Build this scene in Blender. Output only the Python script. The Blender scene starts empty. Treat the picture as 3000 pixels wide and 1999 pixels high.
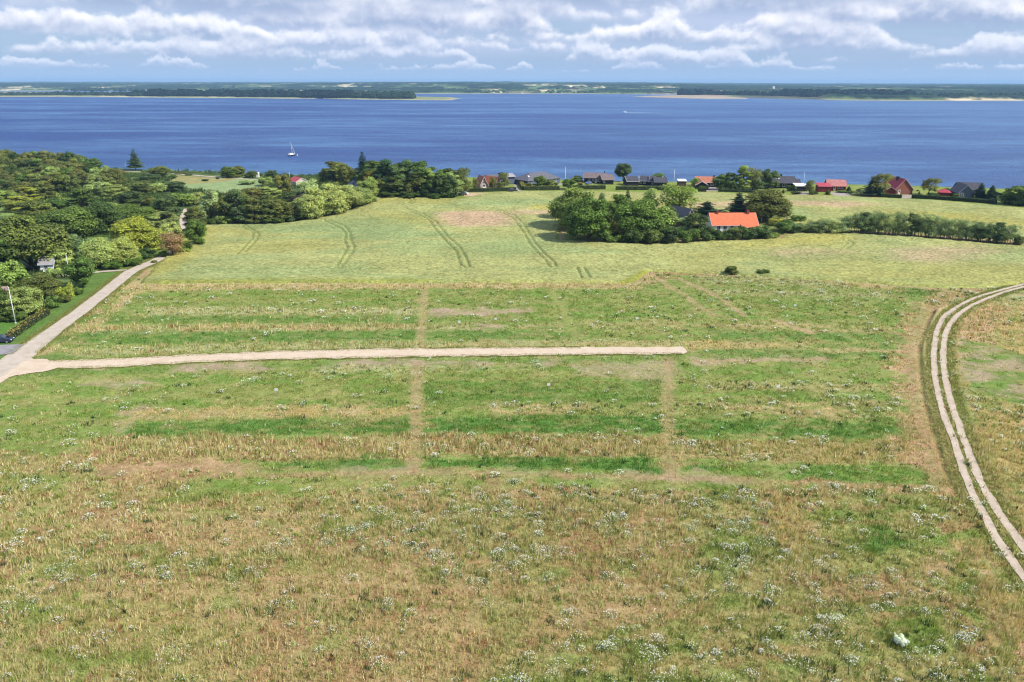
import bpy, math, random
import numpy as np
from mathutils import Vector, Matrix
R = math.radians
rng = np.random.default_rng(7)
random.seed(7)
sc = bpy.context.scene
COL = sc.collection

# ------------------------------------------------------------------ camera
CAM_H, FPX, PITCH, ROLL = 48.0, 2333.0, R(18.04), R(0.10)
cam = bpy.data.cameras.new("camera"); cam_o = bpy.data.objects.new("camera", cam); COL.objects.link(cam_o)
cam.sensor_width = 36.0; cam.lens = FPX / 3000.0 * 36.0
cam.clip_start = 1.0; cam.clip_end = 60000.0
cam_o.location = (0, 0, CAM_H)
cam_o.rotation_mode = 'QUATERNION'
cam_o.rotation_quaternion = (Matrix.Rotation(math.pi/2 - PITCH, 3, 'X') @ Matrix.Rotation(ROLL, 3, 'Z')).to_quaternion()
sc.camera = cam_o
# ------------------------------------------------------------------ exposure, sun, sky
sc.view_settings.view_transform = 'Standard'; sc.view_settings.look = 'None'
sc.view_settings.exposure = 0.54; sc.view_settings.gamma = 1.0
sc.render.engine = 'CYCLES'
sc.cycles.use_denoising = True; sc.cycles.filter_width = 1.15
sc.cycles.max_bounces = 5; sc.cycles.diffuse_bounces = 2; sc.cycles.glossy_bounces = 2
sc.cycles.transmission_bounces = 2; sc.cycles.volume_bounces = 0; sc.cycles.transparent_max_bounces = 4
SUN_EL, SUN_AZ = R(44), math.atan2(0.93, -0.36)      # azimuth measured from +Y towards +X
sd = Vector((math.sin(SUN_AZ)*math.cos(SUN_EL), math.cos(SUN_AZ)*math.cos(SUN_EL), math.sin(SUN_EL)))
sun = bpy.data.lights.new("sun", 'SUN'); sun.energy = 4.3; sun.angle = R(0.5); sun.color = (1.0, 0.955, 0.88)
sun_o = bpy.data.objects.new("sun", sun); COL.objects.link(sun_o)
sun_o.location = (200, -100, 300)
sun_o.rotation_mode = 'QUATERNION'; sun_o.rotation_quaternion = sd.to_track_quat('Z', 'Y')

class NT:
    """small helper for node graphs"""
    def __init__(s, tree): s.t = tree; s.n = tree.nodes; s.l = tree.links
    def node(s, typ, **kw):
        nd = s.n.new(typ)
        for k, v in kw.items(): setattr(nd, k, v)
        return nd
    def put(s, sock, v):
        if isinstance(v, bpy.types.NodeSocket): s.l.new(v, sock)
        elif v is not None: sock.default_value = v
    def math(s, op, a, b=None, c=None, clamp=False):
        nd = s.node('ShaderNodeMath', operation=op, use_clamp=clamp)
        s.put(nd.inputs[0], a)
        if b is not None: s.put(nd.inputs[1], b)
        if c is not None: s.put(nd.inputs[2], c)
        return nd.outputs[0]
    def mix(s, f, a, b, blend='MIX'):
        nd = s.node('ShaderNodeMix', data_type='RGBA', blend_type=blend, clamp_factor=True)
        s.put(nd.inputs[0], f); s.put(nd.inputs[6], a); s.put(nd.inputs[7], b)
        return nd.outputs[2]
    def ramp(s, v, lo, hi, a=0.0, b=1.0, smooth=True):
        nd = s.node('ShaderNodeMapRange', interpolation_type='SMOOTHSTEP' if smooth else 'LINEAR')
        s.put(nd.inputs[0], v); nd.inputs[1].default_value = lo; nd.inputs[2].default_value = hi
        nd.inputs[3].default_value = a; nd.inputs[4].default_value = b
        return nd.outputs[0]
    def noise(s, vec, scale, detail=3, rough=0.55, w=None, dist=0.0):
        nd = s.node('ShaderNodeTexNoise')
        s.put(nd.inputs['Vector'], vec); nd.inputs['Scale'].default_value = scale
        nd.inputs['Detail'].default_value = detail; nd.inputs['Roughness'].default_value = rough
        nd.inputs['Distortion'].default_value = dist
        return nd.outputs['Fac']
    def mapping(s, vec, scale=(1, 1, 1), rot=(0, 0, 0), loc=(0, 0, 0)):
        nd = s.node('ShaderNodeMapping'); s.put(nd.inputs[0], vec)
        nd.inputs['Scale'].default_value = scale; nd.inputs['Rotation'].default_value = rot; nd.inputs['Location'].default_value = loc
        return nd.outputs[0]
    def comb(s, x, y, z=0.0):
        nd = s.node('ShaderNodeCombineXYZ'); s.put(nd.inputs[0], x); s.put(nd.inputs[1], y); s.put(nd.inputs[2], z)
        return nd.outputs[0]

def build_world():
    w = bpy.data.worlds.new("World"); sc.world = w; w.use_nodes = True
    w.node_tree.nodes.clear(); g = NT(w.node_tree)
    sky = g.node('ShaderNodeTexSky', sky_type='NISHITA', sun_disc=False)
    sky.sun_elevation = SUN_EL; sky.sun_rotation = SUN_AZ
    sky.air_density = 1.0; sky.dust_density = 0.6; sky.ozone_density = 2.0
    tc = g.node('ShaderNodeTexCoord'); sep = g.node('ShaderNodeSeparateXYZ'); g.l.new(tc.outputs['Generated'], sep.inputs[0])
    x, y, z = sep.outputs
    az = g.math('ARCTAN2', x, y)
    el = g.math('MAXIMUM', z, 0.0)
    # rows of cumulus receding to the horizon: flat grey bases, lumpy sunlit tops
    skyc = g.mix(1.0, sky.outputs[0], (0.105, 0.105, 0.105, 1), 'MULTIPLY')
    skyc = g.mix(g.ramp(el, 0.0, 0.13, 0.85, 0.5), skyc, (0.29, 0.44, 0.70, 1))
    veil = g.noise(g.comb(g.math('MULTIPLY', az, 3.2), g.math('MULTIPLY', el, 22.0), 4.0), 1.0, 4, 0.55)
    b = g.mix(g.math('MULTIPLY', g.ramp(veil, 0.35, 0.65), g.ramp(el, 0.01, 0.05, 0.0, 0.95)), skyc, (0.47, 0.55, 0.75, 1))
    rows = [(.012, .010, .44), (.021, .017, .43), (.031, .023, .41), (.043, .026, .41), (.053, .032, .38), (.064, .036, .36), (.076, .040, .34), (.095, .05, .32)]
    for k, (e0, h, cut) in enumerate(rows):
        o = 3.7*k; wob = g.math('MULTIPLY', g.math('SUBTRACT', g.noise(g.comb(g.math('MULTIPLY', az, .06/h), o, 0.0), 1.0, 2, .5), 0.5), h*1.8)
        up_ = g.math('SUBTRACT', g.math('SUBTRACT', el, e0), wob)
        K = 0.50/h
        def lump(da, de, det=5): return g.noise(g.comb(g.math('MULTIPLY', g.math('ADD', az, da), K), g.math('MULTIPLY', g.math('ADD', el, de), K*1.15), o+9.0), 1.0, det, 0.55, dist=0.0)
        f = lump(0, 0); f2 = lump(h*.10, h*.26, 4)
        top = g.math('MULTIPLY', g.math('SUBTRACT', g.noise(g.comb(g.math('MULTIPLY', az, .085/h), o, 5.0), 1.0, 2, .5), cut), h*11.0)
        lf = g.math('SUBTRACT', f, 0.5)
        m = g.math('ADD', g.math('SUBTRACT', g.math('MINIMUM', top, h*1.5), up_), g.math('MULTIPLY', lf, h*3.0))
        base = g.math('ADD', up_, g.math('MULTIPLY', lf, h*.5))
        al = g.math('MULTIPLY', g.ramp(m, 0.0, h*.42), g.ramp(base, -h*.12, h*.45))
        sh = g.math('ADD', g.math('MULTIPLY', g.math('SUBTRACT', f, f2), 2.2), g.math('MULTIPLY', up_, .40/h))
        sh = g.math('ADD', sh, g.ramp(m, 0.0, h*1.4, .40, 0.0))
        cc = g.mix(g.ramp(sh, 0.04, 0.80), (0.34, 0.43, 0.63, 1), (0.96, 0.96, 1.02, 1))
        hz = max(0.0, .52-e0*11)
        cc = g.mix(hz, cc, (0.44, 0.56, 0.78, 1))
        b = g.mix(g.math('MULTIPLY', al, .95-hz*.45), b, cc)
    far = g.ramp(el, 0.0, 0.028, 0.80, 0.0)
    b = g.mix(far, b, (0.37, 0.52, 0.76, 1))
    up = g.ramp(el, 0.25, 0.6)             # overhead: broken cloud and blue, even
    b = g.mix(g.math('MULTIPLY', up, 0.5), b, (0.30, 0.42, 0.68, 1))
    bg = g.node('ShaderNodeBackground'); bg.inputs[1].default_value = 0.80
    g.l.new(b, bg.inputs[0])
    out = g.node('ShaderNodeOutputWorld'); g.l.new(bg.outputs[0], out.inputs[0])
    w.cycles.sampling_method = 'MANUAL'; w.cycles.sample_map_resolution = 512
build_world()

# ------------------------------------------------------------------ numpy noise and terrain
def _hash(ix, iy, seed):
    h = (ix.astype(np.int64) * 374761393 + iy.astype(np.int64) * 668265263 + seed * 1442695041) & 0xFFFFFFFF
    h = ((h ^ (h >> 13)) * 1274126177) & 0xFFFFFFFF
    return ((h ^ (h >> 16)) & 0xFFFFFF) / float(0xFFFFFF)
def vnoise(x, y, seed=0):
    x = np.asarray(x, float); y = np.asarray(y, float)
    ix = np.floor(x); iy = np.floor(y); fx = x - ix; fy = y - iy
    fx = fx*fx*(3-2*fx); fy = fy*fy*(3-2*fy)
    a = _hash(ix, iy, seed); b = _hash(ix+1, iy, seed); c = _hash(ix, iy+1, seed); d = _hash(ix+1, iy+1, seed)
    return a + (b-a)*fx + (c-a)*fy + (a-b-c+d)*fx*fy
def fbm(x, y, seed=0, oct=4, gain=0.5):
    s = 0; a = 1.0; t = 0
    for o in range(oct):
        s = s + a*vnoise(x*2**o + 17.3*o, y*2**o - 9.1*o, seed+o*31); t += a; a *= gain
    return s/t
def sstep(a, b, x):
    t = np.clip((np.asarray(x, float)-a)/(b-a), 0, 1); return t*t*(3-2*t)
CX = [-700, -400, -250, -175, -133, -60, -20, 0, 100, 200, 250, 320, 420, 700]
CY = [600, 566, 538, 520, 506, 455, 424, 415, 402, 392, 378, 362, 345, 330]
def coast(x): return np.interp(x, CX, CY)
def tz(x, y):
    x = np.asarray(x, float); y = np.asarray(y, float)
    left = sstep(-55, -135, x)
    z = -8.0*left*sstep(270, 430, y)
    z = z + 2.2*np.exp(-((x+42)/62)**2 - ((y-352)/48)**2)
    z = z - 3.2*np.exp(-((x+95)/46)**2 - ((y-283)/42)**2)
    z = z + 1.3*np.exp(-((x-150)/80)**2 - ((y-330)/50)**2)
    z = z - 1.2*np.exp(-((x-60)/70)**2 - ((y-225)/40)**2)
    z = z + (fbm(x/34.0, y/34.0, 5, 3) - 0.5)*0.9*sstep(170, 240, y)
    t = y - coast(x)
    wdt = np.where(x < -110, 24.0, 34.0)
    return z + (-12.6 - z)*sstep(0, 1, t/wdt)
def ray(px, py):
    dx = (px-1500.0)/FPX; dy = -(py-999.5)/FPX
    c, s = math.cos(ROLL), math.sin(ROLL)
    dx, dy = dx*c - dy*s, dx*s + dy*c
    return Vector((dx, math.cos(PITCH) + dy*math.sin(PITCH), -math.sin(PITCH) + dy*math.cos(PITCH)))
SEA_Z = -10.0
def on_plane(px, py, z=SEA_Z):
    d = ray(px, py); t = (z-CAM_H)/d.z
    return Vector((d.x*t, d.y*t, z))
_pc = {}
def P(px, py):
    """the point of the land that lies along this line of sight"""
    k = (px, py)
    if k in _pc: return _pc[k].copy()
    d = ray(px, py); t = 40.0; step = 2.0
    while t < 900:
        if CAM_H + d.z*t < float(tz(d.x*t, d.y*t)):
            break
        t += step
    lo, hi = t-step, t
    for _ in range(18):
        m = (lo+hi)/2
        if CAM_H + d.z*m < float(tz(d.x*m, d.y*m)): hi = m
        else: lo = m
    x, y = d.x*hi, d.y*hi
    _pc[k] = Vector((x, y, float(tz(x, y))))
    return _pc[k].copy()
def proj(v):
    x, y, z = v[0], v[1], v[2]-CAM_H
    dep = y*math.cos(PITCH) - z*math.sin(PITCH); up = y*math.sin(PITCH) + z*math.cos(PITCH)
    a, b = x/dep, up/dep
    c, s = math.cos(-ROLL), math.sin(-ROLL)
    a, b = a*c - b*s, a*s + b*c
    return 1500+FPX*a, 999.5-FPX*b, dep
def height_to(v, top):
    """how tall a thing standing at v is when its top is seen at height `top`"""
    lo, hi = 0.1, 60.0
    for _ in range(30):
        m = (lo+hi)/2
        if proj((v.x, v.y, v.z+m))[1] > top: lo = m
        else: hi = m
    return hi
def W(poly): return [(P(a, b).x, P(a, b).y) for a, b in poly]

def poly_sd(x, y, poly):
    """signed distance in metres, positive inside"""
    d = np.full(x.shape, 1e9); ins = np.zeros(x.shape, bool); n = len(poly)
    for i in range(n):
        x0, y0 = poly[i]; x1, y1 = poly[(i+1) % n]
        ex, ey = x1-x0, y1-y0; L = ex*ex+ey*ey+1e-9
        t = np.clip(((x-x0)*ex+(y-y0)*ey)/L, 0, 1)
        d = np.minimum(d, (x-x0-t*ex)**2+(y-y0-t*ey)**2)
        c = ((y0 > y) != (y1 > y)) & (x < (x1-x0)*(y-y0)/((y1-y0) if abs(y1-y0) > 1e-9 else 1e-9)+x0)
        ins ^= c
    d = np.sqrt(d); return np.where(ins, d, -d)
def line_d(x, y, pts):
    d = np.full(x.shape, 1e9)
    for (x0, y0), (x1, y1) in zip(pts[:-1], pts[1:]):
        ex, ey = x1-x0, y1-y0; L = ex*ex+ey*ey+1e-9
        t = np.clip(((x-x0)*ex+(y-y0)*ey)/L, 0, 1)
        d = np.minimum(d, (x-x0-t*ex)**2+(y-y0-t*ey)**2)
    return np.sqrt(d)

def srgb(c):
    return tuple(((v/255.0)/12.92 if v/255.0 < .04045 else ((v/255.0+.055)/1.055)**2.4) for v in c)
ALB = 0.60      # a sunlit surface shows brighter than its own colour: scale the seen colours down to albedo
def alb(r, g, b, k=1.0): return np.array(srgb((r, g, b)))*ALB*k

# ------------------------------------------------------------------ mesh helpers
def tag(o, label=None, cat=None, group=None, kind=None):
    if label: o['label'] = label
    if cat: o['category'] = cat
    if group: o['group'] = group
    if kind: o['kind'] = kind
    return o
def mesh_np(name, verts, faces_flat, nper, mat, col=None, smooth=False, cname='Col'):
    me = bpy.data.meshes.new(name)
    nv = len(verts); nf = len(faces_flat)//nper
    me.vertices.add(nv); me.vertices.foreach_set('co', np.asarray(verts, np.float32).ravel())
    me.loops.add(nf*nper); me.loops.foreach_set('vertex_index', np.asarray(faces_flat, np.int32))
    me.polygons.add(nf); me.polygons.foreach_set('loop_start', np.arange(0, nf*nper, nper, dtype=np.int32))
    me.polygons.foreach_set('loop_total', np.full(nf, nper, np.int32))
    if col is not None:
        a = me.attributes.new(cname, 'FLOAT_COLOR', 'POINT')
        c = np.ones((nv, 4), np.float32); c[:, :3] = col
        a.data.foreach_set('color', c.ravel())
    me.polygons.foreach_set('use_smooth', np.full(nf, smooth, bool))
    me.update(calc_edges=True)
    if mat: me.materials.append(mat)
    return me
def link(name, data, parent=None, loc=None):
    o = bpy.data.objects.new(name, data); COL.objects.link(o)
    if parent: o.parent = parent
    if loc is not None: o.location = loc
    return o
class MB:
    """collects boxes, prisms and tubes into ONE mesh"""
    def __init__(s): s.v = []; s.f = []
    def add(s, vs, fs):
        b = len(s.v); s.v += [tuple(v) for v in vs]; s.f += [tuple(b+i for i in f) for f in fs]
    def box(s, x0, x1, y0, y1, z0, z1):
        s.add([(x0,y0,z0),(x1,y0,z0),(x1,y1,z0),(x0,y1,z0),(x0,y0,z1),(x1,y0,z1),(x1,y1,z1),(x0,y1,z1)],
              [(0,3,2,1),(4,5,6,7),(0,1,5,4),(1,2,6,5),(2,3,7,6),(3,0,4,7)])
    def tube(s, pts, rad, n=6, cap=True):
        if not isinstance(rad, (list, tuple)): rad = [rad]*len(pts)
        pts = [Vector(p) for p in pts]; b = len(s.v)
        for i, p in enumerate(pts):
            d = (pts[min(i+1, len(pts)-1)] - pts[max(i-1, 0)]).normalized()
            u = d.orthogonal().normalized() if abs(d.z) < .99 else Vector((1, 0, 0)); w = d.cross(u)
            for k in range(n):
                a = 2*math.pi*k/n; s.v.append(tuple(p + (u*math.cos(a) + w*math.sin(a))*rad[i]))
        for i in range(len(pts)-1):
            for k in range(n):
                k2 = (k+1) % n; s.f.append((b+i*n+k, b+i*n+k2, b+(i+1)*n+k2, b+(i+1)*n+k))
        if cap:
            s.f.append(tuple(b+k for k in range(n))[::-1]); s.f.append(tuple(b+(len(pts)-1)*n+k for k in range(n)))
    def mesh(s, name, mat, smooth=False):
        me = bpy.data.meshes.new(name); me.from_pydata(s.v, [], s.f); me.materials.append(mat)
        if smooth:
            for p in me.polygons: p.use_smooth = True
        return me
    def build(s, name, mat, parent=None, smooth=False): return link(name, s.mesh(name, mat, smooth), parent)

# ------------------------------------------------------------------ materials
MATS = {}
def mat(name, base, rough=0.8, var=0.12, nscale=1.5, spec=0.25, metal=0.0, bump=0.0, bscale=8.0, stretch=(1, 1, 1), lines=None):
    if name in MATS: return MATS[name]
    m = bpy.data.materials.new(name); m.use_nodes = True; m.node_tree.nodes.clear(); g = NT(m.node_tree)
    tc = g.node('ShaderNodeTexCoord'); v = g.mapping(tc.outputs['Object'], stretch)
    n = g.noise(v, nscale, 4, 0.6)
    lo = tuple(c*(1-var) for c in base[:3])+(1,); hi = tuple(min(1, c*(1+var)) for c in base[:3])+(1,)
    c = g.mix(g.ramp(n, 0.3, 0.7), lo, hi)
    bs = g.node('ShaderNodeBsdfPrincipled')
    hgt = g.noise(v, bscale, 3)
    if lines:                       # board or tile courses: (axis, per metre, depth)
        ax, per, dep = lines
        sp = g.node('ShaderNodeSeparateXYZ'); g.l.new(tc.outputs['Object'], sp.inputs[0])
        fr = g.math('FRACT', g.math('MULTIPLY', sp.outputs[ax], per))
        gr = g.ramp(fr, 0.0, 0.16)
        c = g.mix(g.math('MULTIPLY', g.math('SUBTRACT', 1.0, gr), dep), c, tuple(x*0.4 for x in base[:3])+(1,))
        hgt = g.math('ADD', hgt, gr)
    g.l.new(c, bs.inputs['Base Color'])
    bs.inputs['Roughness'].default_value = rough; bs.inputs['Specular IOR Level'].default_value = spec; bs.inputs['Metallic'].default_value = metal
    if bump or lines:
        b = g.node('ShaderNodeBump'); b.inputs['Strength'].default_value = max(bump, .3); b.inputs['Distance'].default_value = 0.05
        g.l.new(hgt, b.inputs['Height']); g.l.new(b.outputs[0], bs.inputs['Normal'])
    o = g.node('ShaderNodeOutputMaterial'); g.l.new(bs.outputs[0], o.inputs[0])
    MATS[name] = m; return m

def attr_mat(name, fine=(2.0, 0.35), mid=(0.35, 0.2), bump=(2.5, 0.5, 0.12), stretch=(1, 1, 1), rough=0.95, speck=None):
    """soil and crop surfaces: own colour from the 'Col' layer, broken up by procedural noise"""
    m = bpy.data.materials.new(name); m.use_nodes = True; m.node_tree.nodes.clear(); g = NT(m.node_tree)
    at = g.node('ShaderNodeAttribute', attribute_name='Col'); tc = g.node('ShaderNodeTexCoord')
    v = g.mapping(tc.outputs['Object'], stretch)
    n1 = g.noise(v, fine[0], 4, 0.65); n2 = g.noise(tc.outputs['Object'], mid[0], 4, 0.6)
    f1 = g.ramp(n1, 0.28, 0.72, 1-fine[1], 1+fine[1], False); f2 = g.ramp(n2, 0.3, 0.7, 1-mid[1], 1+mid[1], False)
    k = g.math('MULTIPLY', f1, f2)
    c = g.mix(1.0, at.outputs['Color'], g.comb(k, k, g.math('POWER', k, 1.15)), 'MULTIPLY')
    if speck:
        sp = g.noise(v, speck[0], 2, 0.5); c = g.mix(g.math('MULTIPLY', g.ramp(sp, speck[1], speck[1]+0.12), .5), c, speck[2])
    bs = g.node('ShaderNodeBsdfPrincipled'); g.l.new(c, bs.inputs['Base Color'])
    bs.inputs['Roughness'].default_value = rough; bs.inputs['Specular IOR Level'].default_value = 0.08
    b = g.node('ShaderNodeBump'); b.inputs['Strength'].default_value = bump[1]; b.inputs['Distance'].default_value = bump[2]
    g.l.new(g.noise(v, bump[0], 3, 0.6), b.inputs['Height']); g.l.new(b.outputs[0], bs.inputs['Normal'])
    o = g.node('ShaderNodeOutputMaterial'); g.l.new(bs.outputs[0], o.inputs[0])
    return m
def leaf_mat(name, use_obj=True, transl=0.38, rough=0.55, spec=0.25):
    m = bpy.data.materials.new(name); m.use_nodes = True; m.node_tree.nodes.clear(); g = NT(m.node_tree)
    at = g.node('ShaderNodeAttribute', attribute_name='Col'); c = at.outputs['Color']
    if use_obj:
        oi = g.node('ShaderNodeObjectInfo'); c = g.mix(1.0, c, oi.outputs['Color'], 'MULTIPLY')
    bs = g.node('ShaderNodeBsdfPrincipled'); g.l.new(c, bs.inputs['Base Color'])
    bs.inputs['Roughness'].default_value = rough; bs.inputs['Specular IOR Level'].default_value = spec
    tr = g.node('ShaderNodeBsdfTranslucent'); g.l.new(g.mix(1.0, c, (1.32, 1.15, 0.5, 1), 'MULTIPLY'), tr.inputs[0])
    mx = g.node('ShaderNodeMixShader'); mx.inputs[0].default_value = transl
    g.l.new(bs.outputs[0], mx.inputs[1]); g.l.new(tr.outputs[0], mx.inputs[2])
    o = g.node('ShaderNodeOutputMaterial'); g.l.new(mx.outputs[0], o.inputs[0])
    return m
M_GROUND = attr_mat('ground_soil', fine=(1.3, 0.30), mid=(0.22, 0.16), bump=(2.2, 0.7, 0.25))
M_CROP = attr_mat('grain', fine=(1.1, 0.40), mid=(0.05, 0.16), bump=(0.7, 0.9, 0.7), stretch=(1, 1.25, 1), speck=(0.60, 0.56, tuple(alb(112, 140, 78))+(1,)))
M_TUFT = leaf_mat('meadow_blades', use_obj=False, transl=0.25, rough=0.8, spec=0.1)
M_LEAF = leaf_mat('leaves')
M_BARK = mat('bark', (0.14, 0.11, 0.085), 0.9, 0.3, 3, bump=.4)
M_BARKL = mat('pale_bark', (0.30, 0.27, 0.22), 0.9, 0.3, 3, bump=.4)

# ------------------------------------------------------------------ zones of the land (world polygons)
C = dict(green=alb(134,162,74), deep=alb(104,146,64), green2=alb(150,168,88), olive=alb(168,172,98), tan=alb(208,186,132),
         brown=alb(188,150,108), soil=alb(204,174,148), pale=alb(196,194,138), ochre=alb(206,180,116), pink=alb(232,192,156),
         dry=alb(196,172,122), lawn=alb(150,168,76), verge=alb(116,146,70), straw=alb(206,172,132), path=alb(206,184,150),
         wood=alb(70,88,44), scrub=alb(120,140,78), beach=alb(190,170,140), yellow=alb(206,192,104), furrow=alb(156,122,94))
# name, polygon, colour, strength, feather (m), ragged (m), tuft height, tuft density, flowers
Z = []
def zone(c, poly, s=1.0, fe=0.8, rg=1.2, h=0.35, dn=1.0, fl=0.3, mixc=None):
    if c in ('soil', 'straw'): fe, rg = 1.6, 1.9
    Z.append(dict(c=C[c], m=C[mixc] if mixc else None, p=W(poly), s=s, fe=fe, rg=rg, h=h, dn=dn, fl=fl))
zone('green2', [(390,845),(1880,838),(2000,806),(2300,822),(2720,850),(2740,960),(2700,1050),(2720,1250),(2760,1420),(1900,1405),(1200,1398),(780,1395),(560,1350),(0,1330),(-120,1330),(-120,1120),(100,1075),(120,1045),(260,930)], fl=0.35, h=.3, dn=.9)
zone('green', [(0,1120),(330,1062),(2040,1050),(2660,1055),(2680,1200),(0,1240)], .8, fl=.25, mixc='olive', h=.28)
zone('tan', [(330,845),(400,826),(1880,826),(1880,846),(390,852)], fe=.8, h=.5, fl=.15)
zone('green', [(390,856),(1215,854),(1215,898),(360,898)], .8, h=.35, fl=.45, mixc='olive')
zone('green', [(1245,854),(1620,854),(1700,940),(1240,938)], .8, h=.35, fl=.25, mixc='olive')
zone('green', [(1640,850),(1880,850),(2000,900),(2000,1000),(1720,1000)], .8, h=.35, fl=.6, mixc='olive')
zone('olive', [(460,872),(1000,872),(1000,886),(460,888)], .7)
zone('pale', [(430,902),(1230,902),(1230,922),(430,924)], 1.0, h=.6, fl=1.6)
zone('soil', [(1265,904),(1540,902),(1540,922),(1270,924)], .85, h=.15, dn=.25, fl=.0)
zone('deep', [(240,926),(1220,926),(1220,948),(220,948)], .6, h=.4, fl=.3)
zone('pale', [(200,956),(1225,950),(1225,966),(160,978)], 1.0, h=.8, dn=1.6, fl=.2, mixc='tan')
zone('pale', [(1248,952),(1380,952),(1380,966),(1248,966)], 1.0, h=.7, dn=1.4, fl=.2)
zone('soil', [(1400,950),(1565,946),(1570,962),(1400,964)], .85, h=.15, dn=.3, fl=0)
zone('deep', [(140,975),(1220,970),(1220,996),(130,1010)], .75, h=.35, fl=.15)
zone('deep', [(1245,970),(1700,968),(1720,994),(1245,996)], .6, h=.35, fl=.1)
zone('pale', [(150,1022),(600,1012),(1225,1000),(1225,1020),(600,1032),(180,1046)], .9, h=.7, dn=1.4, fl=.4)
zone('tan', [(1240,1000),(2010,998),(2010,1016),(1240,1020)], .8, h=.4, fl=.3, mixc='pale')
zone('tan', [(1720,942),(2000,940),(2000,958),(1720,964)], .5, fl=.8)
zone('pale', [(2040,806),(2480,826),(2480,842),(2060,826)], .9, h=.5, fl=1.6)
zone('tan', [(2480,826),(2680,842),(2660,856),(2480,842)], .8, h=.5)
zone('pale', [(2060,846),(2600,862),(2600,874),(2100,862)], .8, h=.5, fl=1.2)
zone('green', [(2040,868),(2640,880),(2640,960),(2200,960),(2090,900)], .8, h=.35, fl=.6, mixc='olive')
zone('deep', [(2620,838),(2740,848),(2760,870),(2640,862)], .8, h=.6, fl=0)
zone('olive', [(2000,930),(2400,952),(2620,960),(2620,975),(2040,962)], .7, fl=.7, mixc='tan')
zone('deep', [(2070,966),(2640,985),(2640,1000),(2090,992)], .6, fl=.3)
zone('tan', [(1990,998),(2370,1004),(2350,1026),(2030,1026)], .9, h=.4, fl=.2, mixc='ochre')
zone('deep', [(2060,1022),(2620,1012),(2620,1048),(2100,1052)], .5, fl=.2)
zone('soil', [(2030,1054),(2400,1050),(2410,1056),(2040,1064)], .8, h=.2, dn=.3)
zone('tan', [(2400,1022),(2640,1026),(2640,1032),(2400,1032)], .9, h=.3)
zone('pink', [(400,838),(330,900),(190,1000),(104,1046),(120,1048),(230,990),(345,905),(440,845)], .75, h=.5, fl=.2, mixc='tan')
zone('verge', [(100,1050),(170,1030),(240,1046),(170,1054)], .8, h=.2)
# south of the sand road
zone('deep', [(120,1080),(900,1062),(2000,1046),(2000,1060),(900,1076),(120,1096)], .5, h=.25, fl=.1)
zone('soil', [(520,1064),(760,1062),(780,1086),(540,1088)], .8, h=.15, dn=.3, fl=0)
zone('soil', [(270,1076),(330,1074),(320,1088),(262,1090)], .7, h=.15, dn=.3, fl=0)
zone('soil', [(1000,1064),(1640,1060),(1640,1068),(1000,1072)], .75, h=.15, dn=.4, fl=0)
zone('pale', [(900,1076),(1210,1072),(1210,1090),(920,1092)], .7, h=.5, fl=.2)
zone('pale', [(1245,1070),(1420,1070),(1400,1088),(1245,1090)], .6, h=.5, fl=.2)
zone('soil', [(1690,1066),(1960,1062),(1990,1100),(1900,1112),(1700,1100)], .55, h=.2, dn=.5, fl=.05)
zone('soil', [(270,1118),(420,1118),(420,1128),(280,1130)], .7, h=.15, dn=.4, fl=.0)
zone('soil', [(370,1220),(420,1188),(440,1192),(410,1222),(380,1260),(350,1260)], .6, h=.2, dn=.4)
zone('deep', [(1245,1120),(1940,1120),(1940,1180),(1245,1182)], .45, h=.35, fl=.15)
zone('tan', [(360,1236),(440,1200),(700,1196),(1215,1188),(1215,1218),(700,1228)], .9, h=.3, dn=.9, fl=.3, mixc='ochre')
zone('olive', [(1430,1182),(1940,1184),(1940,1216),(1440,1214)], .95, h=.35, fl=1.2, mixc='tan')
zone('olive', [(1980,1176),(2640,1176),(2640,1222),(1980,1216)], .9, h=.35, fl=1.1, mixc='tan')
zone('tan', [(2040,1120),(2600,1128),(2600,1150),(2080,1144)], .5, h=.35, fl=.8)
zone('deep', [(380,1240),(1215,1224),(1215,1274),(640,1280),(380,1276)], .9, h=.4, fl=.1)
zone('deep', [(1240,1222),(1935,1220),(1940,1272),(1240,1268)], .95, h=.45, fl=.12)
zone('deep', [(1975,1230),(2620,1236),(2640,1286),(1980,1276)], .85, h=.45, fl=.15)
zone('tan', [(250,1292),(600,1284),(1210,1280),(1205,1346),(800,1352),(240,1372)], .95, h=.75, dn=1.5, fl=.25, mixc='brown')
zone('brown', [(1240,1276),(1940,1276),(1950,1344),(1240,1338)], .9, h=.7, dn=1.4, fl=.9, mixc='tan')
zone('tan', [(1980,1282),(2680,1296),(2700,1362),(1980,1352)], .85, h=.55, dn=1.2, fl=.8, mixc='ochre')
zone('straw', [(240,1350),(700,1346),(760,1360),(700,1392),(240,1392)], .8, h=.15, dn=.4, fl=.1)
zone('deep', [(780,1360),(1200,1340),(1196,1372),(800,1374)], .95, h=.5, fl=.03)
zone('deep', [(1238,1342),(1950,1340),(1955,1386),(1238,1374)], 1.0, h=.6, fl=.06)
zone('green', [(1985,1362),(2740,1372),(2750,1428),(2600,1420),(1985,1396)], .9, h=.4, fl=.2, mixc='deep')
zone('olive', [(560,1396),(1200,1386),(2000,1398),(2560,1424),(2300,1440),(1200,1432),(560,1440)], .85, h=.25, fl=.25, mixc='green')
zone('soil', [(1000,1378),(1500,1378),(1900,1388),(1900,1398),(1400,1392),(1000,1388)], .5, h=.15, dn=.4, fl=0)
zone('soil', [(1960,1394),(2140,1396),(2180,1408),(1980,1408)], .6, h=.15, dn=.4, fl=0)
zone('green', [(-60,1330),(300,1340),(240,1420),(100,1440),(-60,1440)], .5, h=.45, fl=.8, mixc='olive')
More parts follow.
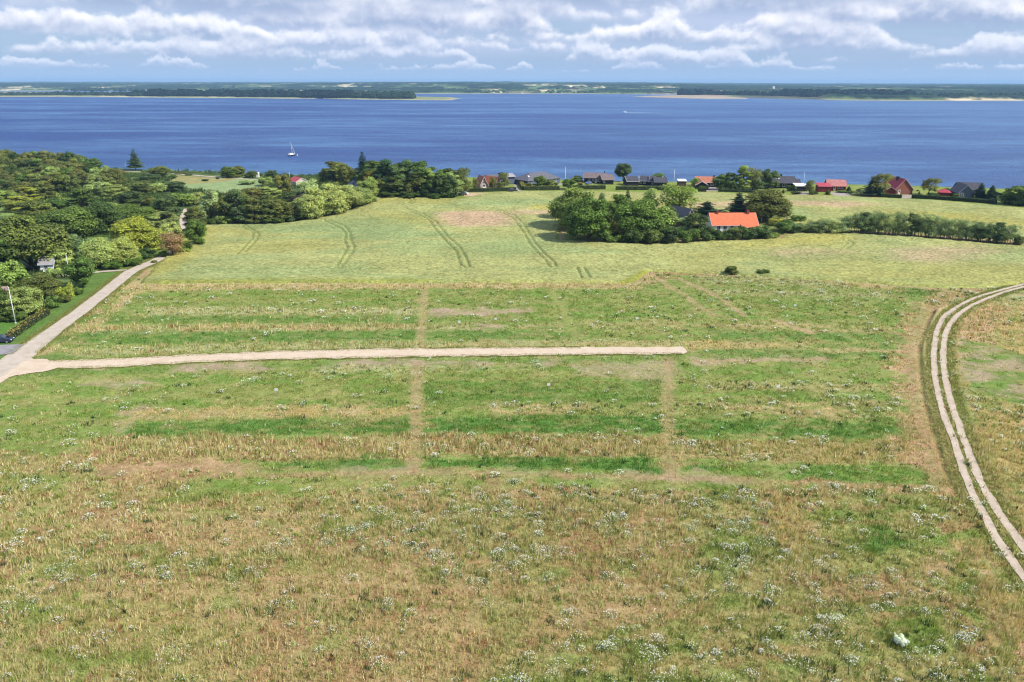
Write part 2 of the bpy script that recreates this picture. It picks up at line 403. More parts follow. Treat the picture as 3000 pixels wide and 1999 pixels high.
zone('ochre', [(2240,1440),(2330,1450),(2350,1600),(2340,1680),(2270,1680),(2245,1560)], .8, h=.7, dn=1.5, fl=.05)
zone('green', [(2340,1430),(2740,1440),(2760,1560),(2700,1680),(2500,1680),(2400,1560)], .75, h=.5, fl=.8, mixc='olive')
zone('deep', [(2540,1520),(2620,1510),(2640,1600),(2560,1610)], .8, h=.6, fl=.1)
zone('deep', [(2260,1940),(2340,1940),(2340,2010),(2260,2010)], .6, h=.6, fl=.1)
zone('olive', [(2000,1440),(2260,1440),(2260,1700),(2400,1760),(3060,1960),(3060,2040),(1500,2040),(1500,1900),(2100,1800)], .6, h=.45, fl=1.3, mixc='green')
zone('green', [(2600,1780),(2760,1780),(2760,1900),(2620,1900)], .75, h=.5, fl=.8)
zone('green', [(2720,1560),(2860,1560),(3060,1840),(3060,2020),(2900,1900),(2760,1700)], .75, h=.5, fl=.5, mixc='olive')
zone('pink', [(2830,1600),(2870,1600),(2960,1760),(3060,1960),(3060,2060),(2980,1960),(2900,1800)], .8, h=.6, dn=1.4, fl=.0, mixc='ochre')
for pk in ([(2650,925),(2690,915),(2680,940),(2650,945)], [(2630,945),(2680,950),(2690,985),(2640,985)], [(2690,990),(2720,985),(2725,1030),(2700,1035)],
           [(2632,1005),(2680,1008),(2680,1030),(2632,1030)], [(2620,1045),(2670,1045),(2660,1080),(2625,1075)], [(2610,1085),(2650,1080),(2640,1110),(2612,1108)],
           [(2615,1125),(2680,1130),(2670,1172),(2620,1160)], [(2620,1208),(2700,1215),(2705,1290),(2640,1260)], [(2635,1288),(2715,1300),(2720,1370),(2660,1360)],
           [(2680,890),(2740,892),(2735,905),(2690,905)]):
    zone('pink', pk, .8, fe=.8, rg=1.2, h=.6, dn=1.4, fl=0)
# east of the wheel track
zone('olive', [(2770,1000),(2800,940),(2880,880),(3080,840),(3200,900),(3200,1700),(3040,1700),(2940,1500),(2850,1300),(2800,1150)], 1.0, h=.4, fl=.7, mixc='ochre')
zone('pink', [(2800,985),(2812,940),(2870,905),(2960,880),(2950,905),(2925,940),(2915,1008),(2850,1000)], .9, h=.6, dn=1.5, fl=0)
zone('pale', [(2880,890),(2960,862),(3060,850),(3060,880),(2970,900)], .7, h=.5, fl=.5)
zone('green', [(2800,990),(3060,1060),(3060,1200),(2830,1140)], .9, h=.3, fl=0, mixc='deep')
zone('soil', [(2808,995),(2910,1008),(3010,1060),(3060,1100),(3060,1180),(2960,1160),(2830,1130),(2800,1080)], .75, h=.2, dn=.5, fl=0, mixc='green')
zone('ochre', [(2860,1225),(2950,1200),(3060,1260),(3060,1480),(2980,1420),(2900,1320)], .6, h=.5, fl=.7)
zone('pink', [(2786,960),(2804,955),(2800,1020),(2800,1110),(2840,1180),(2850,1215),(2830,1200),(2788,1110),(2784,1030)], .7, h=.5, dn=1.2, fl=0, mixc='ochre')
zone('ochre', [(2838,1230),(2856,1236),(2890,1330),(2960,1460),(3060,1600),(3060,1660),(2950,1500),(2880,1380)], .8, h=.6, dn=1.3, fl=0, mixc='pink')
zone('deep', [(2812,1120),(2838,1200),(2870,1240),(2850,1240),(2815,1180)], .6, h=.3, fl=0)
ZN = Z
# paths trodden across the plots and wheel marks: (polyline, half width, colour, strength)
LN = [([(1243,852),(1240,905),(1236,960),(1228,1010)], 0.95, 'straw', .5), ([(1222,1062),(1222,1180),(1216,1290),(1212,1380)], 1.0, 'straw', .55),
      ([(1618,852),(1650,905),(1690,990)], 1.0, 'olive', .8), ([(1958,1050),(1955,1180),(1958,1290),(1966,1390)], 1.0, 'straw', .5),
      ([(1905,800),(1960,838),(2010,868),(2060,905),(2090,925)], .9, 'straw', .6), ([(1985,815),(2040,840),(2120,880),(2180,925)], .8, 'straw', .7),
      ([(2270,938),(2375,975)], .9, 'straw', .8), ([(2040,1058),(2420,1052)], .6, 'straw', .7),
      ([(2630,1030),(2700,1030)], .4, 'straw', .8), ([(600,1392),(1300,1384),(2000,1402),(2700,1424)], .5, 'straw', .5),
      ([(0,1718),(400,1700),(900,1706),(1500,1732),(2100,1742)], .35, 'tan', .5), ([(0,1756),(500,1738),(1000,1752),(1600,1776),(2300,1800)], .35, 'tan', .5),
      ([(300,1500),(1200,1512),(2200,1540)], .3, 'tan', .35), ([(0,1840),(700,1815),(1500,1850),(2400,1900)], .35, 'ochre', .4)]
LN = [(W(p), hw, C[c], s) for p, hw, c, s in LN]
FUR_PX = [(2771,897),(2747,909),(2732,942),(2719,982),(2707,1016),(2709,1050),(2713,1095),(2722,1150),(2732,1197),(2741,1224),(2756,1264),(2775,1330),(2800,1400),(2826,1452)]
FUR = W(FUR_PX)
FIELD_PX = [(398,834),(470,762),(540,705),(588,668),(604,656),(700,658),(850,652),(1000,624),(1074,588),(1098,575),(1340,584),(1372,576),(1420,568),(1520,562),(1660,561),(2090,566),(2300,574),(2570,582),(2650,584),(2760,590),(2930,604),(3200,640),
            (3200,800),(3060,822),(2900,846),(2750,846),(2500,828),(2250,814),(2050,802),(1905,797),(1868,824),(1850,832)]
YARD_PX = [(1645,705),(1720,708),(1900,717),(2100,706),(2282,698),(2300,690),(2330,683),(2500,685),(2650,693),(2800,706),(2900,715),(2962,720),(3010,724),(3010,712),(2955,704),(2780,692),(2500,674),(2300,672),(2296,628),(2100,622),(1990,606),(1760,606),(1680,640),(1640,680)]
FIELD = W(FIELD_PX); YARD = W(YARD_PX)
TRAM = [[(708,665),(742,683),(740,701),(719,724),(696,749)], [(724,665),(759,686),(752,706),(735,724),(719,742)],
        [(946,645),(1000,673),(1013,686),(1010,711),(1018,729),(1002,757),(985,785)], [(962,645),(1010,665),(1025,683),(1028,706),(1038,727),(1030,747),(1000,785)],
        [(1175,613),(1226,631),(1257,647),(1280,681),(1308,711),(1336,739),(1349,780),(1367,790)], [(1186,612),(1242,630),(1277,652),(1308,693),(1349,729),(1367,762),(1374,785),(1390,790)],
        [(1425,611),(1476,627),(1504,642),(1533,683),(1556,723),(1596,764),(1612,787)], [(1441,611),(1507,634),(1533,657),(1561,706),(1594,746),(1624,772),(1630,787)],
        [(1690,787),(1704,818)], [(1711,787),(1729,818)], [(640,792),(1850,796)], [(1190,578),(1205,590),(1192,600)], [(1204,578),(1216,590),(1203,600)],
        [(2461,702),(2484,716),(2461,731)], [(2480,702),(2500,716),(2480,731)], [(2640,703),(2820,713),(3000,730)], [(2350,722),(2420,724),(2500,706)]]
TRAM = [W(t) for t in TRAM]
WC = dict(base=alb(192,192,120), blue=alb(170,186,120), yel=alb(196,186,98), pink=alb(224,190,150), edge=alb(166,168,74))
WZ = [('pink', [(1285,640),(1300,624),(1400,620),(1500,626),(1510,645),(1480,664),(1360,668),(1290,655)], 1.0, 5), ('pink', [(1490,618),(1640,618),(1650,634),(1500,634)], .75, 4),
      ('pink', [(2010,596),(2130,596),(2240,604),(2200,618),(2010,612)], .8, 5), ('pink', [(2310,594),(2500,594),(2580,602),(2480,612),(2320,606)], .95, 5), ('pink', [(2650,742),(2850,724),(2860,736),(2740,768),(2640,760)], .7, 9),
      ('pink', [(2260,730),(2440,732),(2500,744),(2300,748)], .65, 7), ('yel', [(2290,690),(2420,686),(2500,700),(2480,728),(2150,728),(2160,712)], .8, 6),
      ('yel', [(1090,576),(1330,586),(1300,600),(1080,602)], .6, 5), ('yel', [(1080,620),(1160,626),(1300,650),(1240,668),(1100,640)], .5, 6), ('yel', [(1555,603),(1625,603),(1640,618),(1555,616)], .9, 3),
      ('yel', [(600,668),(640,672),(560,760),(450,810),(430,800),(520,730)], .8, 4), ('blue', [(760,668),(1000,640),(1180,660),(1260,700),(1100,700),(800,690)], .8, 9),
      ('blue', [(1400,585),(1640,585),(1620,602),(1400,604)], .6, 5), ('blue', [(1400,680),(1640,700),(1700,730),(1480,730)], .6, 9), ('blue', [(2080,606),(2400,612),(2350,640),(2090,640)], .5, 5),
      ('yel', [(2560,612),(3200,660),(3200,690),(2600,640)], .8, 8), ('edge', [(390,840),(460,824),(1250,822),(1290,834)], .6, 1.6), ('edge', [(1800,836),(1885,796),(1912,800),(1880,838)], .95, 1.0)]
WZ = [(c, W(p), s, n) for c, p, s, n in WZ]

def mix3(a, b, t): return a + (b-a)*t[..., None]
def meadow(x, y):
    """colour of the plant cover, its height, thickness and flower share at world points"""
    n1 = fbm(x/9.0, y/4.0, 11, 4); n2 = fbm(x/2.2, y/1.3, 23, 3); n3 = fbm(x/30.0, y/14.0, 41, 3)
    col = np.broadcast_to(C['dry'], x.shape+(3,)).copy()
    col = mix3(col, C['olive'], sstep(.42, .64, n1)*0.65)
    col = mix3(col, C['brown'], sstep(.52, .68, fbm(x/3.5, y/2.4, 61, 3))*0.6)
    col = mix3(col, C['green'], sstep(.60, .72, fbm(x/4.0, y/2.5, 71, 3))*0.5)
    col = mix3(col, alb(150, 96, 64), sstep(.64, .74, fbm(x/2.2, y/1.6, 83, 3))*0.5*sstep(60, 78, y)*sstep(112, 92, y))
    h = 0.42+0.25*n1; dn = 0.8+0.5*n2; fl = 0.22+0.9*sstep(.48, .64, n3)+1.0*sstep(6, 36, x)
    for q in ZN:
        xs = [p[0] for p in q['p']]; ys = [p[1] for p in q['p']]; mg = q['rg']*1.5+q['fe']
        ix = np.nonzero((x > min(xs)-mg) & (x < max(xs)+mg) & (y > min(ys)-mg) & (y < max(ys)+mg))
        if not len(ix[0]): continue
        xx, yy = x[ix], y[ix]
        d = poly_sd(xx, yy, q['p']) + (n2[ix]-.5)*q['rg']*3.0 + (n1[ix]-.5)*q['rg']*3.0
        a = sstep(-q['fe'], q['fe'], d)
        k = a*q['s']*(0.42+0.80*sstep(.30, .62, fbm(xx/2.4, yy/1.2, 97, 3))).clip(0, 1)
        c = q['c'] if q['m'] is None else mix3(np.broadcast_to(q['c'], xx.shape+(3,)), q['m'], sstep(.42, .62, fbm(xx/5.0, yy/2.0, 101, 3)))
        col[ix] = col[ix] + (c-col[ix])*k[..., None]
        h[ix] += (q['h']-h[ix])*a; dn[ix] += (q['dn']-dn[ix])*a; fl[ix] += (q['fl']-fl[ix])*a
    for p, hw, c, s in LN:
        d = line_d(x, y, p) + (n2-.5)*0.9
        a = sstep(hw+.45, hw-.45, d)*s*(0.6+.6*n1).clip(0, 1)
        col = mix3(col, c, a); dn = dn*(1-a*.9); h = h*(1-a*.6); fl = fl*(1-a)
    d = line_d(x, y, FUR)
    sx = x - np.interp(y, [p[1] for p in FUR[::-1]], [p[0] for p in FUR[::-1]])
    iny = (y > FUR[-1][1]) & (y < FUR[0][1])
    band = sstep(-4.6, -3.2, sx+(n2-.5)*2)*sstep(2.6, 1.4, sx)*iny
    col = mix3(col, mix3(np.broadcast_to(C['straw'], x.shape+(3,)), C['brown'], sstep(.4, .6, n2)), band*.55); dn *= 1-.15*band; h *= 1-.5*band; fl *= 1-band
    col = mix3(col, C['furrow'], sstep(.75, .3, np.abs(sx+.7))*iny*.7)
    col = mix3(col, C['pink'], sstep(.7, .25, np.abs(sx-.2)+(n2-.5)*.5)*iny*.9)
    return col, h, dn, fl
TRACK_L = [(3110,812),(2995,833),(2937,849),(2875,866),(2833,883),(2796,904),(2765,927),(2750,955),(2741,985),(2736,1028),(2736,1065),(2739,1111),(2750,1163),(2765,1218),(2784,1264),(2796,1298),(2833,1413),(2863,1472),(2897,1536),(2939,1608),(3000,1693),(3120,1850)]
TRACK_R = [(3110,820),(2998,840),(2937,857),(2885,878),(2842,897),(2811,918),(2787,942),(2771,973),(2764,1010),(2762,1053),(2768,1105),(2781,1157),(2796,1209),(2811,1249),(2827,1298),(2871,1413),(2909,1472),(2948,1532),(3000,1608),(3120,1770)]
GRAVEL = [(-160,1190),(-60,1130),(0,1093),(66,1038),(105,1007),(165,963),(225,921),(272,884),(316,850),(350,822),(385,794),(420,779),(453,766),(500,744),(523,728),(541,705),(548,680),(541,655),(538,636),(552,612)]
GW = W(GRAVEL)
COASTP = W([(340,502),(400,503),(450,506),(520,509),(600,517),(680,522),(760,527)])
DRIVE = W([(372,791),(340,794),(300,796),(240,803),(190,808),(150,812)])
TC_ = [((a+c)/2, (b+d)/2) for (a, b), (c, d) in zip(TRACK_L[:18], TRACK_R[:18])]
TCW = W([(3110,816),(2996,836),(2937,853),(2880,872),(2837,890),(2803,911),(2776,934),(2760,964),(2752,998),(2749,1040),(2750,1085),(2760,1134),(2773,1186),(2790,1240),(2810,1290),(2850,1400),(2885,1470),(2925,1540),(2975,1612),(3060,1740)])

def land_color(x, y):
    col, h, dn, fl = meadow(x, y)
    n2 = fbm(x/2.0, y/2.0, 23, 3); n1 = fbm(x/12.0, y/8.0, 29, 3)
    # everything north of the plots that is not crop: rough grass, lawns, woodland floor
    fd = poly_sd(x, y, FIELD)
    north = (y > 262).astype(float)
    leftof = np.zeros_like(x)
    gx = np.interp(y, [p[1] for p in GW], [p[0] for p in GW]); leftof = (x < gx).astype(float)*(y < 300)
    n = np.maximum(north*(fd < 0), leftof)
    wood = mix3(np.broadcast_to(C['scrub'], x.shape+(3,)), C['wood'], sstep(.4, .6, n1))
    lawnc = mix3(np.broadcast_to(C['lawn'], x.shape+(3,)), C['olive'], sstep(.35, .65, n1)*.7)
    isl = sstep(-60, -40, x)
    north_c = wood + (lawnc-wood)*isl[..., None]
    col = col + (north_c-col)*n[..., None]
    d = np.abs(line_d(x, y, GW)); vg = sstep(9.5, 8.8, d+(n2-.5)*1.2)*leftof
    col = mix3(col, C['verge'], vg)
    d = line_d(x, y, TCW); vg = sstep(3.4, 2.6, d+(n2-.5)*1.0)
    col = mix3(col, alb(150, 158, 84), vg*.7); dn = dn*(1-vg*.7); h = h*(1-.6*vg); fl = fl*(1-vg)
    for nm, poly, cc, s in LAWNS:
        a = sstep(-.8, .8, poly_sd(x, y, poly)+(n2-.5)*2)*s
        col = mix3(col, cc, a)
    t = y-coast(x)
    col = mix3(col, C['scrub'], sstep(-6, 3, t+(n2-.5)*6)*.7)
    col = mix3(col, C['beach'], sstep(14, 20, t))
    return col, h, dn, fl
LAWNS = [('lawn', W([(-140,940),(50,930),(110,925),(140,935),(10,1015),(-140,1040)]), alb(104,146,62), 1), ('yard', W([(1645,705),(2300,690),(2300,628),(1990,606),(1700,640)]), alb(140,150,78), .9),
         ('meadow', W([(505,520),(700,520),(800,535),(700,570),(610,560),(500,545)]), alb(166,186,124), 1), ('dry', W([(505,513),(640,520),(700,524),(660,532),(560,540),(500,536)]), alb(184,170,108), .8),
         ('grass', W([(0,610),(50,608),(45,640),(0,645)]), alb(150,172,90), 1), ('glade', W([(120,575),(225,552),(218,580),(130,598)]), alb(164,178,84), 1), ('glade2', W([(225,792),(300,784),(400,772),(462,745),(474,758),(390,786),(250,806),(160,812)]), alb(118,150,62), 1),
         ('pathstrip', W([(1360,571),(1500,562),(2100,562),(2100,567),(1500,567),(1370,576)]), alb(206,180,130), .8), ('pathstrip', W([(2240,571),(2570,576),(2580,581),(2240,576)]), alb(200,176,110), .8),
         ('lane', W([(1350,566),(1430,565),(1400,574),(1360,575)]), alb(226,196,160), 1), ('edge', W([(1068,592),(1085,575),(1104,574),(1080,590)]), alb(204,180,124), .9)]
for pts in ([(1506,540),(1514,540),(1526,560),(1512,561)], [(2070,548),(2105,548),(2105,560),(2062,560)], [(2340,564),(2365,562),(2372,571),(2332,571)], [(2640,572),(2672,570),(2668,582),(2640,582)], [(2430,563),(2490,563),(2490,575),(2450,575)], [(1636,538),(1652,536),(1652,542),(1628,541)]):
    LAWNS.append(('drive', W(pts), alb(196,182,172), 1))

# ------------------------------------------------------------------ ground: one sheet, finer near by
def polar(r0, r1, ratio, a0, a1, da):
    nr = int(math.log(r1/r0)/math.log(1+ratio)); na = int((a1-a0)/da)
    r = r0*(1+ratio)**np.arange(nr+1); a = np.radians(np.linspace(a0, a1, na+1))
    rr, aa = np.meshgrid(r, a, indexing='ij')
    x, y = rr*np.sin(aa), rr*np.cos(aa)
    i, j = np.meshgrid(np.arange(nr), np.arange(na), indexing='ij'); b = i*(na+1)+j
    f = np.stack([b, b+1, b+na+2, b+na+1], -1).reshape(-1, 4)[:, ::-1]
    return x.ravel(), y.ravel(), f
def ground_all():
    x, y, f = polar(30, 680, 0.0042, -46, 46, 0.1)
    z = tz(x, y)
    col, h, dn, fl = land_color(x, y)
    z = z + (fbm(x/1.7, y/1.7, 3, 3)-.5)*0.22
    dryg = sstep(.95, 1.15, col[:, 0]/col[:, 1])*sstep(122, 104, y); col = col*(1-dryg[:, None]*np.array([.06, .10, .12]))
    dF = x - np.interp(y, [p[1] for p in FUR[::-1]], [p[0] for p in FUR[::-1]]); iny = (y > FUR[-1][1]) & (y < FUR[0][1])
    z = z + iny*(0.55*np.exp(-((dF-.2)/.45)**2) - 0.25*np.exp(-((dF+.9)/.4)**2))
    road = np.minimum(np.minimum(line_d(x, y, GW)-2.2, line_d(x, y, TCW)-2.2), np.minimum(-poly_sd(x, y, SAND), np.minimum(line_d(x, y, COASTP)-2.0, line_d(x, y, DRIVE)-1.5)))
    k = sstep(0.8, -0.2, road); z = z*(1-k) + (tz(x, y)-0.04)*k
    far = np.hypot(x, y) > 670
    z[far] = -16
    me = mesh_np('ground', np.stack([x, y, z], 1), f.ravel(), 4, M_GROUND, col, True)
    tag(link('ground', me), kind='structure')
    # grain crop, standing 0.6 m above the soil
    fd = poly_sd(x, y, FIELD); yd = poly_sd(x, y, YARD)
    inn = (fd > -1.2) & (yd < 1.2) & (x < 260) & (x > -260)
    fm = inn[f].all(1); ff = f[fm]
    used = np.unique(ff); remap = -np.ones(len(x), int); remap[used] = np.arange(len(used))
    X, Y = x[used], y[used]
    n1 = fbm(X/24.0, Y/9.0, 201, 4); n2 = fbm(X/3.0, Y/1.6, 211, 3); n3 = fbm(X/60.0, Y/40.0, 221, 3)
    c = np.broadcast_to(WC['base'], X.shape+(3,)).copy()
    c = mix3(c, WC['blue'], sstep(.45, .65, n1)*.6); c = mix3(c, WC['yel'], sstep(.5, .7, n3)*.4)
    for cn, p, s, ft in WZ:
        a = sstep(-ft, ft, poly_sd(X, Y, p)+(n1-.5)*ft*2.5+(n2-.5)*ft)*s; c = mix3(c, WC[cn], a)
    e = fd[used]; ye = -yd[used]
    c = mix3(c, WC['edge'], sstep(3.0, .8, np.minimum(e, ye)+(n2-.5)*2)*.35)
    c = c*(0.80+0.40*n2[..., None])
    top = 0.55+0.30*(n2-.5)+0.2*(fbm(X/1.1, Y/.9, 231, 2)-.5)
    dt = np.full(X.shape, 9.0)
    for t in TRAM: dt = np.minimum(dt, line_d(X, Y, t))
    q = sstep(.46, .16, dt+(n2-.5)*.25)
    c = mix3(c, alb(124, 142, 74), q*.55); top = top*(1-.8*q)
    top = -.30+(top+.25)*sstep(-.3, 1.6, np.minimum(e, ye)+(n2-.5)*.8)
    Zc = tz(X, Y)+top
    me = mesh_np('grain_field', np.stack([X, Y, Zc], 1), remap[ff].ravel(), 4, M_CROP, c, True)
    tag(link('grain_field', me), 'pale green grain crop filling the field between the weedy plots and the seaside houses', 'grain crop', kind='stuff')

def ribbon(name, pts, half, m, lift=0.05, step=1.2, ragged=0.12, crown=0.0, seed=1):
    """a road sheet following the land; half may be a list, one per point"""
    p = np.array(pts); hw = np.array(half if isinstance(half, (list, tuple)) else [half]*len(pts), float)
    for _ in range(3):                                          # round the corners
        q = [p[0]]; hq = [hw[0]]
        for i in range(len(p)-1):
            q += [p[i]*.75+p[i+1]*.25, p[i]*.25+p[i+1]*.75]; hq += [hw[i]*.75+hw[i+1]*.25, hw[i]*.25+hw[i+1]*.75]
        q.append(p[-1]); hq.append(hw[-1]); p = np.array(q); hw = np.array(hq)
    seg = np.hypot(*(p[1:]-p[:-1]).T); s = np.concatenate([[0], np.cumsum(seg)])
    t = np.arange(0, s[-1], step); X = np.interp(t, s, p[:, 0]); Y = np.interp(t, s, p[:, 1]); H = np.interp(t, s, hw)
    dx, dy = np.gradient(X), np.gradient(Y); L = np.hypot(dx, dy)+1e-9; nx, ny = -dy/L, dx/L
    K = 7; V = []
    for k in range(K):
        u = -1+2*k/(K-1)
        e = ragged*(fbm(t/2.6, t*0+k, seed, 3)-.5)*4*(abs(u) > .9)
        w = H*u+e
        x, y = X+nx*w, Y+ny*w
        V.append(np.stack([x, y, tz(x, y)+lift+crown*(1-u*u)], 1))
    V = np.stack(V, 1).reshape(-1, 3); n = len(t)
    i, j = np.meshgrid(np.arange(n-1), np.arange(K-1), indexing='ij'); b = i*K+j
    f = np.stack([b, b+K, b+K+1, b+1], -1).reshape(-1, 4)[:, ::-1]
    return tag(link(name, mesh_np(name, V, f.ravel(), 4, m, None, True)), kind='structure')

def road_mat(name, base, dark, stretch_rot=0.0):
    m = bpy.data.materials.new(name); m.use_nodes = True; m.node_tree.nodes.clear(); g = NT(m.node_tree)
    tc = g.node('ShaderNodeTexCoord'); v = tc.outputs['Object']
    n = g.noise(g.mapping(v, (1, 1, 1), (0, 0, stretch_rot)), 0.5, 5, 0.65); f = g.noise(v, 6.0, 4, 0.7)
    s = g.noise(g.mapping(v, (.12, 1.6, 1), (0, 0, stretch_rot)), 1.0, 3, 0.6)
    c = g.mix(g.ramp(n, .35, .7), tuple(base)+(1,), tuple(dark)+(1,))
    c = g.mix(g.math('MULTIPLY', g.ramp(s, .45, .7), .35), c, tuple(dark)+(1,))
    c = g.mix(1.0, c, g.comb(*[g.ramp(f, .3, .7, .88, 1.12, False)]*3), 'MULTIPLY')
    bs = g.node('ShaderNodeBsdfPrincipled'); g.l.new(c, bs.inputs['Base Color']); bs.inputs['Roughness'].default_value = .95; bs.inputs['Specular IOR Level'].default_value = .1
    b = g.node('ShaderNodeBump'); b.inputs['Strength'].default_value = .5; b.inputs['Distance'].default_value = .05; g.l.new(f, b.inputs['Height']); g.l.new(b.outputs[0], bs.inputs['Normal'])
    o = g.node('ShaderNodeOutputMaterial'); g.l.new(bs.outputs[0], o.inputs[0]); return m
SAND_PX = [(-10,1130),(0,1122),(24,1108),(44,1102),(165,1082),(353,1076),(586,1062),(900,1053),(1200,1047),(1600,1042),(2000,1038),(2016,1033),(2012,1024),(2000,1018),(1700,1018),(1400,1020),(1100,1023),(800,1030),(586,1039),(353,1051),(200,1057),(147,1057),(91,1051),(66,1062),(30,1088),(0,1108)]
SAND = W(SAND_PX)
def poly_sheet(name, poly, m, lift, ragged=.3, seed=9, step=1.0):
    """a flat polygon with a ragged rim, following the land"""
    pts = []
    for i in range(len(poly)):
        a = np.array(poly[i]); b = np.array(poly[(i+1) % len(poly)]); L = np.hypot(*(b-a)); k = max(1, int(L/step))
        for j in range(k):
            q = a+(b-a)*j/k; nn = np.array([b[1]-a[1], a[0]-b[0]])/max(L, 1e-6)
            q = q+nn*ragged*(float(fbm(np.array(q[0]/1.5), np.array(q[1]/1.5), seed, 3))-.5)*3
            pts.append(q)
    V = [(p[0], p[1], float(tz(p[0], p[1]))+lift) for p in pts]
    from mathutils.geometry import tessellate_polygon
    tr = tessellate_polygon([[Vector((v[0], v[1], 0)) for v in V]])
    me = bpy.data.meshes.new(name); me.from_pydata(V, [], [tuple(t) for t in tr]); me.materials.append(m); me.update()
    import bmesh
    bm = bmesh.new(); bm.from_mesh(me); bmesh.ops.recalc_face_normals(bm, faces=bm.faces)
    if bm.faces[0].normal.z < 0: bmesh.ops.reverse_faces(bm, faces=bm.faces)
    bm.to_mesh(me); bm.free()
    return tag(link(name, me), kind='structure')
ground_all()
M_GRAV = road_mat('gravel', alb(234,218,198), alb(214,196,176), R(-45))
M_SAND = road_mat('sand', alb(250,228,200), alb(236,210,180))
M_RUT = road_mat('rut_gravel', alb(238,218,194), alb(214,192,168), R(80))
ribbon('gravel_road', GW, [2.9, 2.9, 2.8, 2.6, 2.2, 1.9, 1.75]+[1.7]*13, M_GRAV, lift=0.06)
poly_sheet('sandy_road', SAND, M_SAND, 0.09, ragged=.5)
ribbon('wheel_rut', W(TRACK_L), 0.50, M_RUT, lift=0.03, ragged=.10, seed=4)
ribbon('wheel_rut', W(TRACK_R), 0.52, M_RUT, lift=0.03, ragged=.10, seed=5)
ribbon('coast_path', COASTP, 1.3, M_GRAV, lift=0.06)
ribbon('driveway', W([(372,791),(340,794),(300,796),(240,803),(190,808),(150,812)]), 1.0, M_GRAV, lift=0.08)
poly_sheet('asphalt_apron', W([(-140,1020),(8,1012),(72,1010),(40,1036),(20,1040),(-140,1050)]), mat('asphalt', alb(176,170,172), .9, .12, .7, bump=.3), 0.10, ragged=.1)

# ------------------------------------------------------------------ meadow plants (nobody could count them)
def in_meadow(x, y):
    ok = (poly_sd(x, y, FIELD) < -0.2) & (y < 260)
    gx = np.interp(y, [p[1] for p in GW], [p[0] for p in GW]); ok &= line_d(x, y, GW) > 2.4; ok &= x > gx
    ok &= poly_sd(x, y, SAND) < -0.35
    ok &= (line_d(x, y, W(TRACK_L)) > .62) & (line_d(x, y, W(TRACK_R)) > .66)
    ok &= y < 262-np.maximum(0, x-60)*.25
    return ok
def scatter(r0, r1, dens, seed):
    g = np.random.default_rng(seed); n = int(.5*(r1*r1-r0*r0)*R(76)*dens)
    r = np.sqrt(g.uniform(r0*r0, r1*r1, n)); a = g.uniform(R(-38), R(38), n)
    x, y = r*np.sin(a), r*np.cos(a); k = in_meadow(x, y); return x[k], y[k], g
def blades(x, y, z, h, w, col, lean, g, nb, spread):
    """nb blades per plant: slim triangles, one colour each"""
    N = len(x)*nb; X = np.repeat(x, nb)+g.normal(0, 1, N)*np.repeat(spread, nb); Y = np.repeat(y, nb)+g.normal(0, 1, N)*np.repeat(spread, nb)
    Zb = np.repeat(z, nb); H = np.repeat(h, nb)*g.uniform(.55, 1.15, N); Wd = np.repeat(w, nb)*g.uniform(.6, 1.3, N)
    a = g.uniform(0, 2*np.pi, N); lx = g.normal(0, 1, N)*lean*H+.12*H; ly = g.normal(0, 1, N)*lean*H
    ca, sa = np.cos(a)*Wd/2, np.sin(a)*Wd/2
    V = np.empty((N, 3, 3)); V[:, 0] = np.stack([X-ca, Y-sa, Zb], 1); V[:, 1] = np.stack([X+ca, Y+sa, Zb], 1); V[:, 2] = np.stack([X+lx, Y+ly, Zb+H], 1)
    c = np.repeat(col, nb, 0)*g.uniform(.7, 1.35, (N, 1))*g.uniform(.93, 1.07, (N, 3))
    return V.reshape(-1, 3), np.repeat(c, 3, 0)
